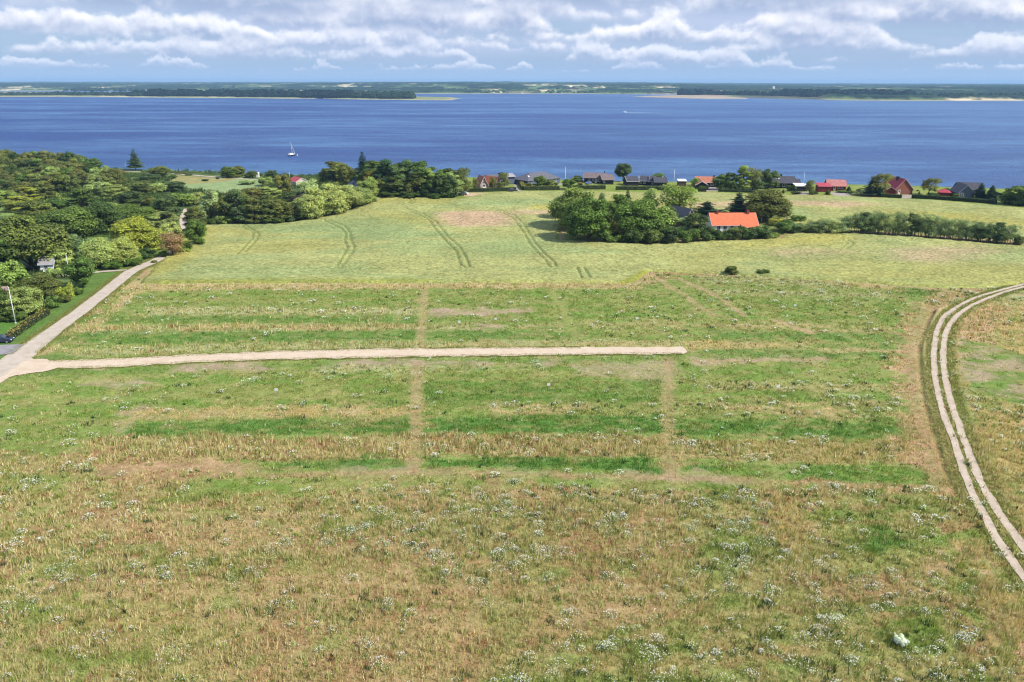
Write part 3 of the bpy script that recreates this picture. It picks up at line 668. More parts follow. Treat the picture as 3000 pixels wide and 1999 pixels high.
def meadow_plants():
    VS, CS = [], []
    for r0, r1, dn, nb, wd, seed in ((46, 85, 15, 7, .055, 1), (85, 130, 8.5, 6, .08, 2), (130, 215, 3.0, 6, .13, 3)):
        x, y, g = scatter(r0, r1, dn, seed)
        c, h, d, fl = meadow(x, y)
        k = g.uniform(0, 1.5, len(x)) < d; x, y, c, h = x[k], y[k], c[k], h[k]
        z = tz(x, y)-.02
        h = h*np.where(fbm(x/1.5, y/1.5, 131, 2) > .52, 1.25, .75)
        N = len(x); dry = sstep(.92, 1.12, c[:, 0]/c[:, 1]); u = g.uniform(0, 1, N); c = c*1.36*np.array([1.0, 1.0, .92])
        stem = u < .04+.50*dry; lime = (u > .82-.08*dry) & (u < .965); rust = (u > .965) | ((u > .91) & (fbm(x/2.0, y/1.5, 141, 2) > .6) & (dry > .5))
        t = g.uniform(0, 1, (N, 1)); c = np.where(stem[:, None], (alb(246, 226, 178)*t+alb(220, 218, 152)*(1-t))*1.27, c)
        c = np.where(lime[:, None], alb(164, 186, 88)*1.1, c); c = np.where((rust & (dry > .4))[:, None], alb(172, 112, 78), c)
        H = h*g.uniform(.6, 1.3, N)*np.where(stem, 1.12, .85); sp = np.where(stem, .05+wd*.5, .15+wd)
        v, cc = blades(x, y, z, H, np.full(N, wd)*np.where(stem, 1.0, 1.25), c, .22, g, nb, sp)
        VS.append(v); CS.append(cc)
    V = np.concatenate(VS); Cc = np.concatenate(CS)
    me = mesh_np('meadow_grass', V, np.arange(len(V)), 3, M_TUFT, Cc)
    tag(link('meadow_grass', me), 'dry grasses and green weeds growing over the striped plots in front', 'grass', kind='stuff')
    VS, CS, FV, FC = [], [], [], []
    for r0, r1, dn, nb, nf, fs, seed in ((46, 90, .95, 22, 34, .060, 11), (90, 140, .5, 16, 24, .09, 12), (140, 230, .19, 16, 12, .15, 13)):
        x, y, g = scatter(r0, r1, dn, seed)
        c, h, d, fl = meadow(x, y)
        k = g.uniform(0, 1.5, len(x)) < fl; x, y = x[k], y[k]; n = len(x)
        z = tz(x, y); rad = g.gamma(2.6, .16, n)+.14; hh = .3+.42*rad*g.uniform(.7, 1.3, n)
        gc = alb(172, 190, 104)*1.1*g.uniform(.8, 1.2, (n, 1)); dark = g.uniform(0, 1, n) < .16
        gc[dark] = alb(70, 104, 60)
        v, cc = blades(x, y, z, hh, np.full(n, .09 if r1 < 100 else .14), gc, .35, g, nb, rad*.45); VS.append(v); CS.append(cc)
        k = ~dark; x, y, z, rad, hh = x[k], y[k], z[k], rad[k], hh[k]; n = len(x)
        cnt = np.maximum(1, (nf*np.clip(rad/.5, .3, 2.0)*g.uniform(.0, 1.0, n)**2.2*1.4)).astype(int)
        idx = np.repeat(np.arange(n), cnt); N = len(idx)
        rr = g.uniform(0, 1, N)**.6*rad[idx]*1.1; a = g.uniform(0, 2*np.pi, N)
        fx, fy = x[idx]+rr*np.cos(a), y[idx]+rr*np.sin(a); fz = z[idx]+hh[idx]*(1.08-.55*(rr/rad[idx])**2)+g.normal(0, .03, N)
        s = fs*g.uniform(.6, 1.3, N)/2; t1, t2 = g.uniform(-.5, .5, N)*s, g.uniform(-.7, .2, N)*s
        q = np.empty((N, 4, 3))
        for i, (sx, sy) in enumerate(((-1, -1), (1, -1), (1, 1), (-1, 1))):
            q[:, i] = np.stack([fx+sx*s, fy+sy*s, fz+sx*t1-sy*t2], 1)
        FV.append(q.reshape(-1, 3)); w = np.array([.72, .73, .64])*g.uniform(.75, 1.05, (N, 1)); FC.append(np.repeat(w, 4, 0))
    V = np.concatenate(VS); me = mesh_np('weed_tussocks', V, np.arange(len(V)), 3, M_TUFT, np.concatenate(CS))
    tag(link('weed_tussocks', me), 'leafy green weed tussocks scattered through the dry field', 'weeds', kind='stuff')
    V = np.concatenate(FV); me = mesh_np('wild_flowers', V, np.arange(len(V)), 4, M_TUFT, np.concatenate(FC))
    tag(link('wild_flowers', me), 'small white daisy-like flowers topping the weed tussocks', 'wild flowers', kind='stuff')
    # short grass creeping in along every road edge and between the wheel ruts
    g = np.random.default_rng(91); VS, CS = [], []
    def along(pts, lo, hi, n, h, w, skip=None):
        p = np.array(pts); seg = np.hypot(*(p[1:]-p[:-1]).T); s = np.concatenate([[0], np.cumsum(seg)]); t = g.uniform(0, s[-1], n)
        X = np.interp(t, s, p[:, 0]); Y = np.interp(t, s, p[:, 1]); i = np.clip(np.searchsorted(s, t)-1, 0, len(seg)-1); d = (p[1:]-p[:-1])/seg[:, None]
        o = g.uniform(lo, hi, n); x, y = X-d[i, 1]*o, Y+d[i, 0]*o
        k = np.ones(n, bool)
        if skip: k = (line_d(x, y, TLW)+g.normal(0, .10, n) > .50) & (line_d(x, y, TRW)+g.normal(0, .10, n) > .52)
        x, y = x[k], y[k]; c = mix3(np.broadcast_to(alb(146, 166, 82), (len(x), 3)), alb(206, 190, 124), g.uniform(0, 1, len(x))**2)
        v, cc = blades(x, y, tz(x, y)-.02, np.full(len(x), h), np.full(len(x), w), c*1.1, .4, g, 5, np.full(len(x), .12)); VS.append(v); CS.append(cc)
    TLW, TRW = W(TRACK_L), W(TRACK_R)
    along(TCW, -2.6, 2.6, 22000, .15, .07, True)
    along(GW[3:15], -3.2, -1.75, 7000, .14, .09); along(GW[3:15], 1.7, 3.2, 7000, .20, .09)
    along(SAND[4:11], -.5, .9, 3500, .22, .10); along(SAND[14:22], -.5, .9, 3500, .22, .10)
    V = np.concatenate(VS); me = mesh_np('verge_grass', V, np.arange(len(V)), 3, M_TUFT, np.concatenate(CS))
    tag(link('verge_grass', me), 'short grass along the road edges and between the two wheel ruts', 'grass', kind='stuff')
    # low shrubs and herbs of the valley at the left
    g = np.random.default_rng(77); n = 15000
    x = g.uniform(-420, -52, n); y = g.uniform(200, 545, n)
    k = (poly_sd(x, y, FIELD) < -1.5) & (y < coast(x)+2) & (line_d(x, y, GW) > 9.0) & (line_d(x, y, COASTP) > 13)
    for nm, poly, cc, s in LAWNS:
        if nm in ('lawn', 'meadow', 'dry', 'grass', 'glade2', 'drive'): k &= poly_sd(x, y, poly) < -.5
    k &= (x < np.interp(y, [p[1] for p in GW], [p[0] for p in GW])) | (y > 285)
    k &= fbm(x/14, y/14, 55, 3) > .36
    x, y = x[k], y[k]; n = len(x)
    t = fbm(x/9, y/9, 56, 3)
    c = mix3(np.broadcast_to(alb(112, 136, 70), (n, 3)), alb(78, 100, 52), sstep(.4, .6, t))
    c = c*g.uniform(.8, 1.2, (n, 1))
    v, cc = blades(x, y, tz(x, y), 1.0+1.3*g.uniform(0, 1, n), np.full(n, .42), c, .45, g, 12, np.full(n, .7))
    me = mesh_np('undergrowth', v, np.arange(len(v)), 3, M_TUFT, cc)
    tag(link('undergrowth', me), 'low green scrub and bramble between the trees of the left valley', 'undergrowth', kind='stuff')
meadow_plants()

# ------------------------------------------------------------------ sea, far shores
def sea():
    m = bpy.data.materials.new('sea_water'); m.use_nodes = True; m.node_tree.nodes.clear(); g = NT(m.node_tree)
    tc = g.node('ShaderNodeTexCoord'); v = tc.outputs['Object']
    big = g.noise(g.mapping(v, (.0016, .0060, 1), (0, 0, R(-8))), 1.0, 5, .62, dist=.4)
    med = g.noise(g.mapping(v, (.010, .030, 1), (0, 0, R(-10))), 1.0, 4, .6)
    sml = g.noise(g.mapping(v, (.10, .22, 1), (0, 0, R(-12))), 1.0, 4, .65)
    c = g.mix(g.ramp(big, .40, .62), tuple(alb(46, 86, 160))+(1,), tuple(alb(98, 146, 200))+(1,))
    c = g.mix(g.math('MULTIPLY', g.ramp(med, .40, .62), .75), c, tuple(alb(50, 82, 150))+(1,))
    c = g.mix(1.0, c, g.comb(*[g.ramp(sml, .3, .7, .70, 1.3, False)]*3), 'MULTIPLY')
    sp = g.node('ShaderNodeSeparateXYZ'); g.l.new(v, sp.inputs[0])
    c = g.mix(g.math('MULTIPLY', g.ramp(g.math('ADD', sp.outputs[0], g.math('MULTIPLY', big, 900.0)), -500.0, 2000.0), .5), c, tuple(alb(118, 156, 204))+(1,))  # paler towards the right: reflection on the water painted into its colour
    sh = g.ramp(g.math('SUBTRACT', sp.outputs[1], g.math('MULTIPLY', sp.outputs[0], -.35)), 330.0, 640.0, .4, 0.0)   # paler shallows along the near shore
    c = g.mix(sh, c, tuple(alb(86, 142, 186))+(1,))
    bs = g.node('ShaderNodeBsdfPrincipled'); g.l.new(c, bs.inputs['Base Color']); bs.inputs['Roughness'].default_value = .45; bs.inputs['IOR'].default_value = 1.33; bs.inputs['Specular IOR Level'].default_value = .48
    hgt = g.math('ADD', g.math('MULTIPLY', g.noise(g.mapping(v, (.16, .5, 1), (0, 0, R(-12))), 1.0, 5, .7), 1.0), g.math('MULTIPLY', sml, 1.2))
    b = g.node('ShaderNodeBump'); b.inputs['Strength'].default_value = 1.0; b.inputs['Distance'].default_value = 2.2; g.l.new(hgt, b.inputs['Height']); g.l.new(b.outputs[0], bs.inputs['Normal'])
    o = g.node('ShaderNodeOutputMaterial'); g.l.new(bs.outputs[0], o.inputs[0])
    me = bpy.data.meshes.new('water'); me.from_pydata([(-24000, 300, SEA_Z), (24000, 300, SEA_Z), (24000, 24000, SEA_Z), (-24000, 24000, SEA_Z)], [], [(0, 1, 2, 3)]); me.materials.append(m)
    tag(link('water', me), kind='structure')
sea()
def SW(poly): return [tuple(on_plane(a, b))[:2] for a, b in poly]
FAR_LAND = [  # outline at sea level in sight-line terms, then lifted into real hills
    ('main', SW([(-1200,268),(-300,268),(0,266.5),(180,266.5),(600,267.5),(1000,273.2),(1200,275),(1500,275),(1700,275.2),(1960,277),(2100,284),(2300,290),(2450,294.5),(2700,296),(3000,296),(3300,297),(3700,300),(4300,300)])+[(30000, 4000), (30000, 23500), (-30000, 23500), (-30000, 6500)]),
    ('isle', SW([(-900,283),(-200,283),(0,284.5),(100,284),(230,284.5),(400,286),(700,287.8),(900,289.5),(1000,291),(1170,293),(1210,293.5),(1330,294.5),(1365,290),(1330,286),(1235,285),(1190,281),(1000,276),(600,273.5),(200,270.5),(0,270.5),(-900,270)])),
    ('spit', SW([(1850,284),(1960,288),(2080,290),(2200,290),(2100,283),(2000,279),(1900,282)]))]
def far_land():
    x, y, f = polar(2300, 23000, .0042, -44, 44, .055)
    sd = np.full(x.shape, -1e9); near = np.zeros(x.shape); which = np.zeros(x.shape, int)
    for i, (nm, p) in enumerate(FAR_LAND):
        d = poly_sd(x, y, p); which = np.where(d > sd, i, which); sd = np.maximum(sd, d)
    n0 = fbm(x/900.0, y/1400.0, 301, 4); n1 = fbm(x/160.0, y/420.0, 311, 4); n2 = fbm(x/420.0, y/900.0, 321, 3); n3 = fbm(x/28.0, y/60.0, 331, 3)
    sdn = sd+(n1-.5)*90
    inl = np.clip(sdn, 0, None); r = np.hypot(x, y)
    az = np.degrees(np.arctan2(x, y))
    ridge = 31*sstep(0, 2200, inl)*(0.35+.95*n0)*np.where(which == 0, 1, .05)
    ridge *= np.interp(az, [-44, -30, -22, -12, 0, 8, 16, 44], [.75, .8, .85, 1.05, 1.35, 1.15, .75, .7])
    z = SEA_Z+np.where(sdn > 0, .8+np.minimum(inl*.03, 2.5)+ridge, -6.0)
    forest = sstep(.405, .44, n2+(n1-.5)*.9+np.where((which == 0) & (r > 7500), .05, 0))
    forest *= sstep(30, 75, sdn)*np.where((which == 1), sstep(40, 90, sdn), 1.0)
    forest *= (which == 0)
    bare = (sstep(11, 12, az)*sstep(21, 20, az)*(sdn < 620)*(which == 0))
    forest = forest*(1-bare)
    z = z+forest*(5+6*n1+15*(n3-.5))
    fieldc = mix3(np.broadcast_to(alb(140, 160, 104), x.shape+(3,)), alb(255, 236, 190)*1.2, sstep(.48, .56, fbm(x/260.0, y/700.0, 341, 2)))
    fieldc = mix3(fieldc, alb(112, 140, 84), sstep(.55, .62, fbm(x/230.0, y/520.0, 351, 2)))
    hedge = sstep(.55, .62, fbm(x/60.0, y/110.0, 361, 3)); fieldc = mix3(fieldc, alb(58, 80, 56), hedge*.8); z = z+hedge*(sdn > 60)*(1-forest)*(1-bare)*(which == 0)*7
    fc = mix3(np.broadcast_to(alb(20, 40, 34), x.shape+(3,)), alb(48, 76, 48), sstep(.4, .65, n3))
    col = mix3(fieldc, fc, forest)
    col = mix3(col, alb(214, 196, 166), sstep(40, 15, sdn)*np.where(which == 0, .8, 1)); col = mix3(col, alb(206, 186, 160), (which == 2)*1.0)
    col = mix3(col, alb(206, 180, 156), bare*sstep(15, 14, az)*.9); col = mix3(col, alb(104, 100, 84), bare*sstep(14, 16, az)*.75)
    col = mix3(col, alb(190, 188, 130), (which == 1)*(forest < .5)*.6)
    me = mesh_np('far_shore', np.stack([x, y, z], 1), f.ravel(), 4, attr_mat('far_shore_soil', fine=(.02, .2), mid=(.004, .12), bump=(.03, .3, 3.0)), col, True)
    tag(link('far_shore', me), kind='structure')
far_land()
def far_woods():
    """rounded tree masses along the far shores: too far off to tell apart"""
    g = np.random.default_rng(5); V, F, Cc = [], [], []
    def clump(x, y, z, w, h, c):
        k = 7; b = len(V)
        for j, (t, zz) in enumerate(((.8, 0), (1.0, .4), (.72, .78), (.3, 1.0))):
            for i in range(k):
                a = 2*math.pi*(i+.5*j)/k; s = w*t*(.8+.4*g.random())
                V.append((x+math.cos(a)*s, y+math.sin(a)*s, z+h*zz*(.9+.2*g.random()))); Cc.append(c*(.85+.3*g.random()))
        for j in range(3):
            for i in range(k): F.append((b+j*k+i, b+j*k+(i+1) % k, b+(j+1)*k+(i+1) % k, b+(j+1)*k+i))
    def belt(pxs, n, h, spread, c):
        for _ in range(n):
            t = g.random()*(len(pxs)-1); i = int(t); u = t-i
            q = on_plane(pxs[i][0]*(1-u)+pxs[i+1][0]*u, pxs[i][1]*(1-u)+pxs[i+1][1]*u)
            hh = h*(.6+.7*g.random()); clump(q.x+g.normal()*10, q.y+abs(g.normal())*spread, SEA_Z+1, hh*.85, hh, np.array(c)*(.8+.4*g.random()))
    dk, md, lt = alb(28, 46, 36), alb(50, 72, 46), alb(80, 102, 60)
    belt([(-200,283),(0,283),(150,282)], 120, 11, 90, md); belt([(130,282),(380,284),(400,285)], 240, 13, 90, md); belt([(390,284.5),(700,286.5),(900,288.5),(1010,290)], 520, 21, 130, dk)
    belt([(1040,290),(1120,291.5),(1200,292)], 150, 19, 60, md); belt([(180,267),(300,267.5),(420,268)], 90, 14, 100, md)
    belt([(1120,274),(1400,274.3),(1700,274.6),(1960,275)], 300, 12, 260, lt); belt([(2000,280),(2070,280)], 60, 22, 60, dk); belt([(2095,281),(2300,285),(2340,286)], 170, 17, 90, dk)
    belt([(2350,287),(2460,288),(2560,289),(2680,290)], 330, 24, 160, dk); belt([(2700,291),(2850,292.5),(3000,292),(3200,293)], 260, 15, 150, md); belt([(600,268.5),(800,270),(1000,272)], 160, 12, 200, md)
    belt([(1000,268),(1300,269),(1600,269.5),(1950,271),(2300,273)], 420, 16, 500, dk); belt([(200,262),(600,264),(1000,266)], 260, 15, 500, md); belt([(2300,274),(2700,280),(3100,284)], 320, 16, 500, dk)
    belt([(2160,276),(2300,279)], 90, 16, 120, lt)
    V = np.array(V); F = np.array(F)
    me = mesh_np('far_woods', V, F.ravel(), 4, attr_mat('far_leaves', fine=(.3, .3), bump=(.4, .8, 2.0)), np.array(Cc), False)
    tag(link('far_woods', me), 'dark wooded belts along the islands and shores across the water', 'woods', kind='stuff')
far_woods()

# ------------------------------------------------------------------ trees
def leaf_cards(pts, nrm, size, g, cols, aspect=.62):
    n = len(pts); nrm = nrm/np.linalg.norm(nrm, axis=1, keepdims=True).clip(1e-6)
    r = g.normal(size=(n, 3)); u = np.cross(nrm, r); u /= np.linalg.norm(u, axis=1, keepdims=True).clip(1e-6); v = np.cross(nrm, u)
    s = size*g.uniform(.65, 1.35, n)[:, None]/2
    q = np.stack([pts-u*s, pts-v*s*aspect, pts+u*s, pts+v*s*aspect], 1)
    return q.reshape(-1, 3), np.repeat(cols, 4, 0)
def crown_mesh(name, H, Wd, seed, nb=22, leaves=230, size=.5, trunk=.22, shape='round', tone=.28, core=True, lean=0.0, gap=0.0):
    """boughs set through the crown's volume, each covered in leaf-sized faces"""
    g = np.random.default_rng(seed); P_, N_, C_ = [], [], []
    a, b = Wd/2, H*(1-trunk)/2; cz = H*trunk+b
    cores = []
    for i in range(nb):
        for _ in range(60):
            p = g.uniform(-1, 1, 3); zl = 1.0 if shape == 'ball' else .30
            rr_ = math.hypot(p[0], p[1]); lim = math.sqrt(max(0, 1-p[2]**2)) if p[2] > 0 else math.sqrt(1-zl*p[2]**2)
            if rr_ < lim and (rr_ > .45*lim or abs(p[2]) > .5): break
        zz = p[2]
        if shape == 'round': k = 1.0
        elif shape == 'oval': k = .92-.22*zz
        elif shape == 'dome': k = 1.0; p[2] = p[2]*.9-.1*(p[0]**2+p[1]**2)
        elif shape == 'tall': k = .8
        else: k = 1
        rb = g.uniform(.26, .44)*(a if a < b else (a+b)/2)*(1.0 if nb < 30 else .85)
        c = np.array([p[0]*(a-rb*.7)*k+lean*(p[2]+1)*a, p[1]*(a-rb*.7)*k, cz+p[2]*(b-rb*.7)])
        cores.append((c, rb))
        n = int(leaves*(rb/(.34*a))**1.5*g.uniform(.75, 1.2)); d = g.normal(size=(n, 3)); d /= np.linalg.norm(d, axis=1, keepdims=True)
        d[:, 2] = np.where(g.uniform(0, 1, n) < .55, np.abs(d[:, 2]), d[:, 2])
        sc_ = g.uniform(.62, 1.10, n)[:, None]; pts = c+d*rb*sc_*np.array([1.08, 1.08, .86])
        tn = 1+tone*g.normal()*.6
        P_.append(pts); N_.append(d+g.normal(size=(n, 3))*.45+np.array([0, 0, .35])); C_.append(np.clip(tn*g.uniform(.60, 1.42, (n, 1))*(1+g.normal(0, .04, (n, 3))), .3, 1.9))
    pts, nn, cc = np.concatenate(P_), np.concatenate(N_), np.concatenate(C_)
    if gap:
        keep = fbm(pts[:, 0]*.9+9, pts[:, 2]*.9+pts[:, 1]*.7, seed, 2) > gap; pts, nn, cc = pts[keep], nn[keep], cc[keep]
    V, Cq = leaf_cards(pts, nn, size, g, cc)
    F = np.arange(len(V)).reshape(-1, 4)
    if core:        # darker flat sheets filling the inside of each bough
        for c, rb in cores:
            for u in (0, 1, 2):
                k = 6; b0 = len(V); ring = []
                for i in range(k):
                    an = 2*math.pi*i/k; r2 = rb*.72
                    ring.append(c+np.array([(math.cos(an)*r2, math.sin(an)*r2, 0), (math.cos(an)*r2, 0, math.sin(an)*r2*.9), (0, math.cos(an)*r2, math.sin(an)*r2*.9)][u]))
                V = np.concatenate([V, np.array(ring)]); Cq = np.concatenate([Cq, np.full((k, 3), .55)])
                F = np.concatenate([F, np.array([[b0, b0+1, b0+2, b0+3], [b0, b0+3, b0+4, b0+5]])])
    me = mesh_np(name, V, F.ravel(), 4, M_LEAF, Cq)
    # trunk with limbs
    m = MB(); th = H*trunk; r0 = .018*H+.05
    m.tube([(0, 0, -.4), (lean*.3, 0, th*.6), (lean*a*.6, 0, th*1.2), (lean*a, 0, cz)], [r0*1.25, r0, r0*.85, r0*.4], 7)
    for c, rb in cores[:9]:
        s = Vector((lean*a*.5, 0, th*g.uniform(.8, 1.5))); e = Vector(c); mid = (s+e)/2+Vector((0, 0, -.1*H*.2))
        m.tube([s, mid, e], [r0*.5, r0*.33, r0*.1], 5)
    return me, m.mesh(name.replace('crown', 'trunk'), M_BARK, True)
def conifer_mesh(name, H, Wd, seed, tiers=26, size=.46, trunk=.1, droop=.25, wild=.15, power=.82, gapz=0.0):
    g = np.random.default_rng(seed); P_, N_, C_ = [], [], []
    m = MB(); m.tube([(0, 0, -.4), (0, 0, H*.5), (0, 0, H*.98)], [.02*H, .012*H, .01], 7)
    for t in range(tiers):
        f = t/(tiers-1); z = H*(trunk+(1-trunk)*f); L = Wd/2*(1-f)**power*(1+wild*g.normal()*.8)+.30
        nb = max(4, int(5+7*(1-f)))
        for k in range(nb):
            a = 2*math.pi*(k+g.random()*.8)/nb; l = L*(1+wild*g.normal()); n = max(12, int(l*44/size*.42))
            u = g.uniform(.05, 1, n)**.7; w = (1-u*.5)*l*.34
            x, y = u*l, g.normal(0, 1, n)*w*.6; zz = z-u*l*droop+.10*l*u*u*1.2+g.normal(0, .05, n)*H*.05
            X = x*math.cos(a)-y*math.sin(a); Y = x*math.sin(a)+y*math.cos(a)
            P_.append(np.stack([X, Y, zz], 1)); N_.append(np.stack([.5*np.cos(a)*np.ones(n), .5*np.sin(a)*np.ones(n), np.ones(n)], 1)+g.normal(size=(n, 3))*.35)
            C_.append(np.clip((1+.14*g.normal())*g.uniform(.7, 1.25, (n, 1))*np.ones((n, 3)), .3, 1.7))
            if l > .8: m.tube([(0, 0, z), (l*.8*math.cos(a), l*.8*math.sin(a), z-l*.8*droop)], [.012*H*.5, .01], 4, False)
    V, Cq = leaf_cards(np.concatenate(P_), np.concatenate(N_), size, g, np.concatenate(C_), .5)
    return mesh_np(name, V, np.arange(len(V)), 4, M_LEAF, Cq), m.mesh(name.replace('crown', 'trunk'), M_BARK, True)
def thin_mesh(name, H, Wd, seed, stems=5):
    """several slim stems with airy crowns high up"""
    g = np.random.default_rng(seed); m = MB(); P_, N_, C_ = [], [], []
    for s in range(stems):
        x0, y0 = g.uniform(-.35, .35)*Wd, g.uniform(-.3, .3)*Wd; x1, y1 = x0+g.normal()*.12*Wd, y0+g.normal()*.1*Wd; h = H*g.uniform(.8, 1)
        m.tube([(x0, y0, -.3), ((x0+x1)/2+.05, (y0+y1)/2, h*.5), (x1, y1, h*.92)], [.07, .055, .02], 5)
        for k in range(8):
            c = np.array([x0+(x1-x0)*.7+g.normal()*.17*Wd, y0+g.normal()*.17*Wd, h*g.uniform(.24, .93)]); n = 100; d = g.normal(size=(n, 3)); d /= np.linalg.norm(d, axis=1, keepdims=True)
            P_.append(c+d*g.uniform(.3, 1, n)[:, None]*np.array([.22*Wd, .2*Wd, .12*H])); N_.append(d+g.normal(size=(n, 3))*.6+np.array([0, 0, .3])); C_.append(g.uniform(.7, 1.35, (n, 1))*np.ones((n, 3)))
    V, Cq = leaf_cards(np.concatenate(P_), np.concatenate(N_), .26, g, np.concatenate(C_), .5)
    return mesh_np(name, V, np.arange(len(V)), 4, M_LEAF, Cq), m.mesh(name.replace('crown', 'trunk'), M_BARKL, True)
PROTO = {}
def protos():
    for i in range(4): PROTO['round%d' % i] = (crown_mesh('tree_crown', 10, 9, 100+i, 34, 250, .50, .05, 'round'), 10, 9)
    for i in range(3): PROTO['tall%d' % i] = (crown_mesh('tree_crown', 14, 7, 120+i, 38, 230, .48, .06, 'oval', lean=.03), 14, 7)
    for i in range(3): PROTO['big%d' % i] = (crown_mesh('tree_crown', 15, 14, 140+i, 60, 330, .56, .03, 'dome', tone=.24), 15, 14)
    for i in range(3): PROTO['bush%d' % i] = (crown_mesh('shrub_crown', 3.4, 4.6, 160+i, 19, 230, .30, .0, 'dome', tone=.3), 3.4, 4.6)
    for i in range(2): PROTO['airy%d' % i] = (crown_mesh('tree_crown', 10, 8.5, 180+i, 28, 230, .42, .10, 'round', core=False, gap=.38), 10, 8.5)
    PROTO['wind0'] = (crown_mesh('tree_crown', 9, 9.5, 190, 30, 260, .42, .22, 'dome', core=False, lean=.22, gap=.30), 9, 9.5)
    PROTO['ball0'] = (crown_mesh('tree_crown', 9, 7.6, 195, 34, 300, .42, .16, 'ball', tone=.12), 9, 7.6)
    PROTO['spruce0'] = (conifer_mesh('conifer_crown', 11, 5.6, 200), 11, 5.6)
    PROTO['spruce1'] = (conifer_mesh('conifer_crown', 10, 5.4, 201, 26, .42, .08, .15), 10, 5.4)
    PROTO['open0'] = (conifer_mesh('conifer_crown', 12, 6.2, 202, 21, .40, .14, .12, .28, .75), 12, 6.2)
    PROTO['flat0'] = (conifer_mesh('conifer_crown', 6, 9, 203, 13, .42, .12, .05, .35, .55), 6, 9)
    for i in range(3): PROTO['thin%d' % i] = (thin_mesh('tree_crown', 8, 4.2, 210+i), 8, 4.2)
protos()
TC = dict(dark=(68,88,44), mid=(86,110,52), light=(128,156,84), olive=(96,108,56), brown=(100,108,60), yel=(138,148,66), grey=(104,126,92), silver=(146,164,126), pale=(126,144,88), conif=(46,70,50), blueg=(76,98,62), dead=(124,108,84), purple=(72,62,74), ochre=(150,138,62), fresh=(116,136,70), blossom=(142,158,100), white=(196,206,214))
def put_tree(px, base, top, wpx, kind, tone, label, group=None, name='tree', rot=None, v=None, cat='tree', kmul=1.0):
    b = v or P(px, base); dep = proj(b)[2]; h = height_to(b, top)*1.03; w = wpx/FPX*dep*(1.22 if kind in ('big', 'round', 'tall', 'bush', 'airy') else 1.08)
    ks = [k for k in PROTO if k.startswith(kind)]; (cr, tr), H0, W0 = PROTO[ks[random.randrange(len(ks))]]
    o = tag(bpy.data.objects.new(name, None), label, cat, group); COL.objects.link(o)
    o.empty_display_size = .5; o.location = b; o.rotation_euler.z = rot if rot is not None else random.uniform(0, 6.28)
    s = w/W0; o.scale = (s, s*random.uniform(.95, 1.1), h/H0)
    t = link('trunk', tr, o); c = link('crown', cr, o)
    cc = np.array(srgb(TC[tone]))*1.50*kmul*random.uniform(.88, 1.12)
    c.color = (cc[0]*random.uniform(.98, 1.14), cc[1], cc[2]*random.uniform(.7, .9), 1)
    return o

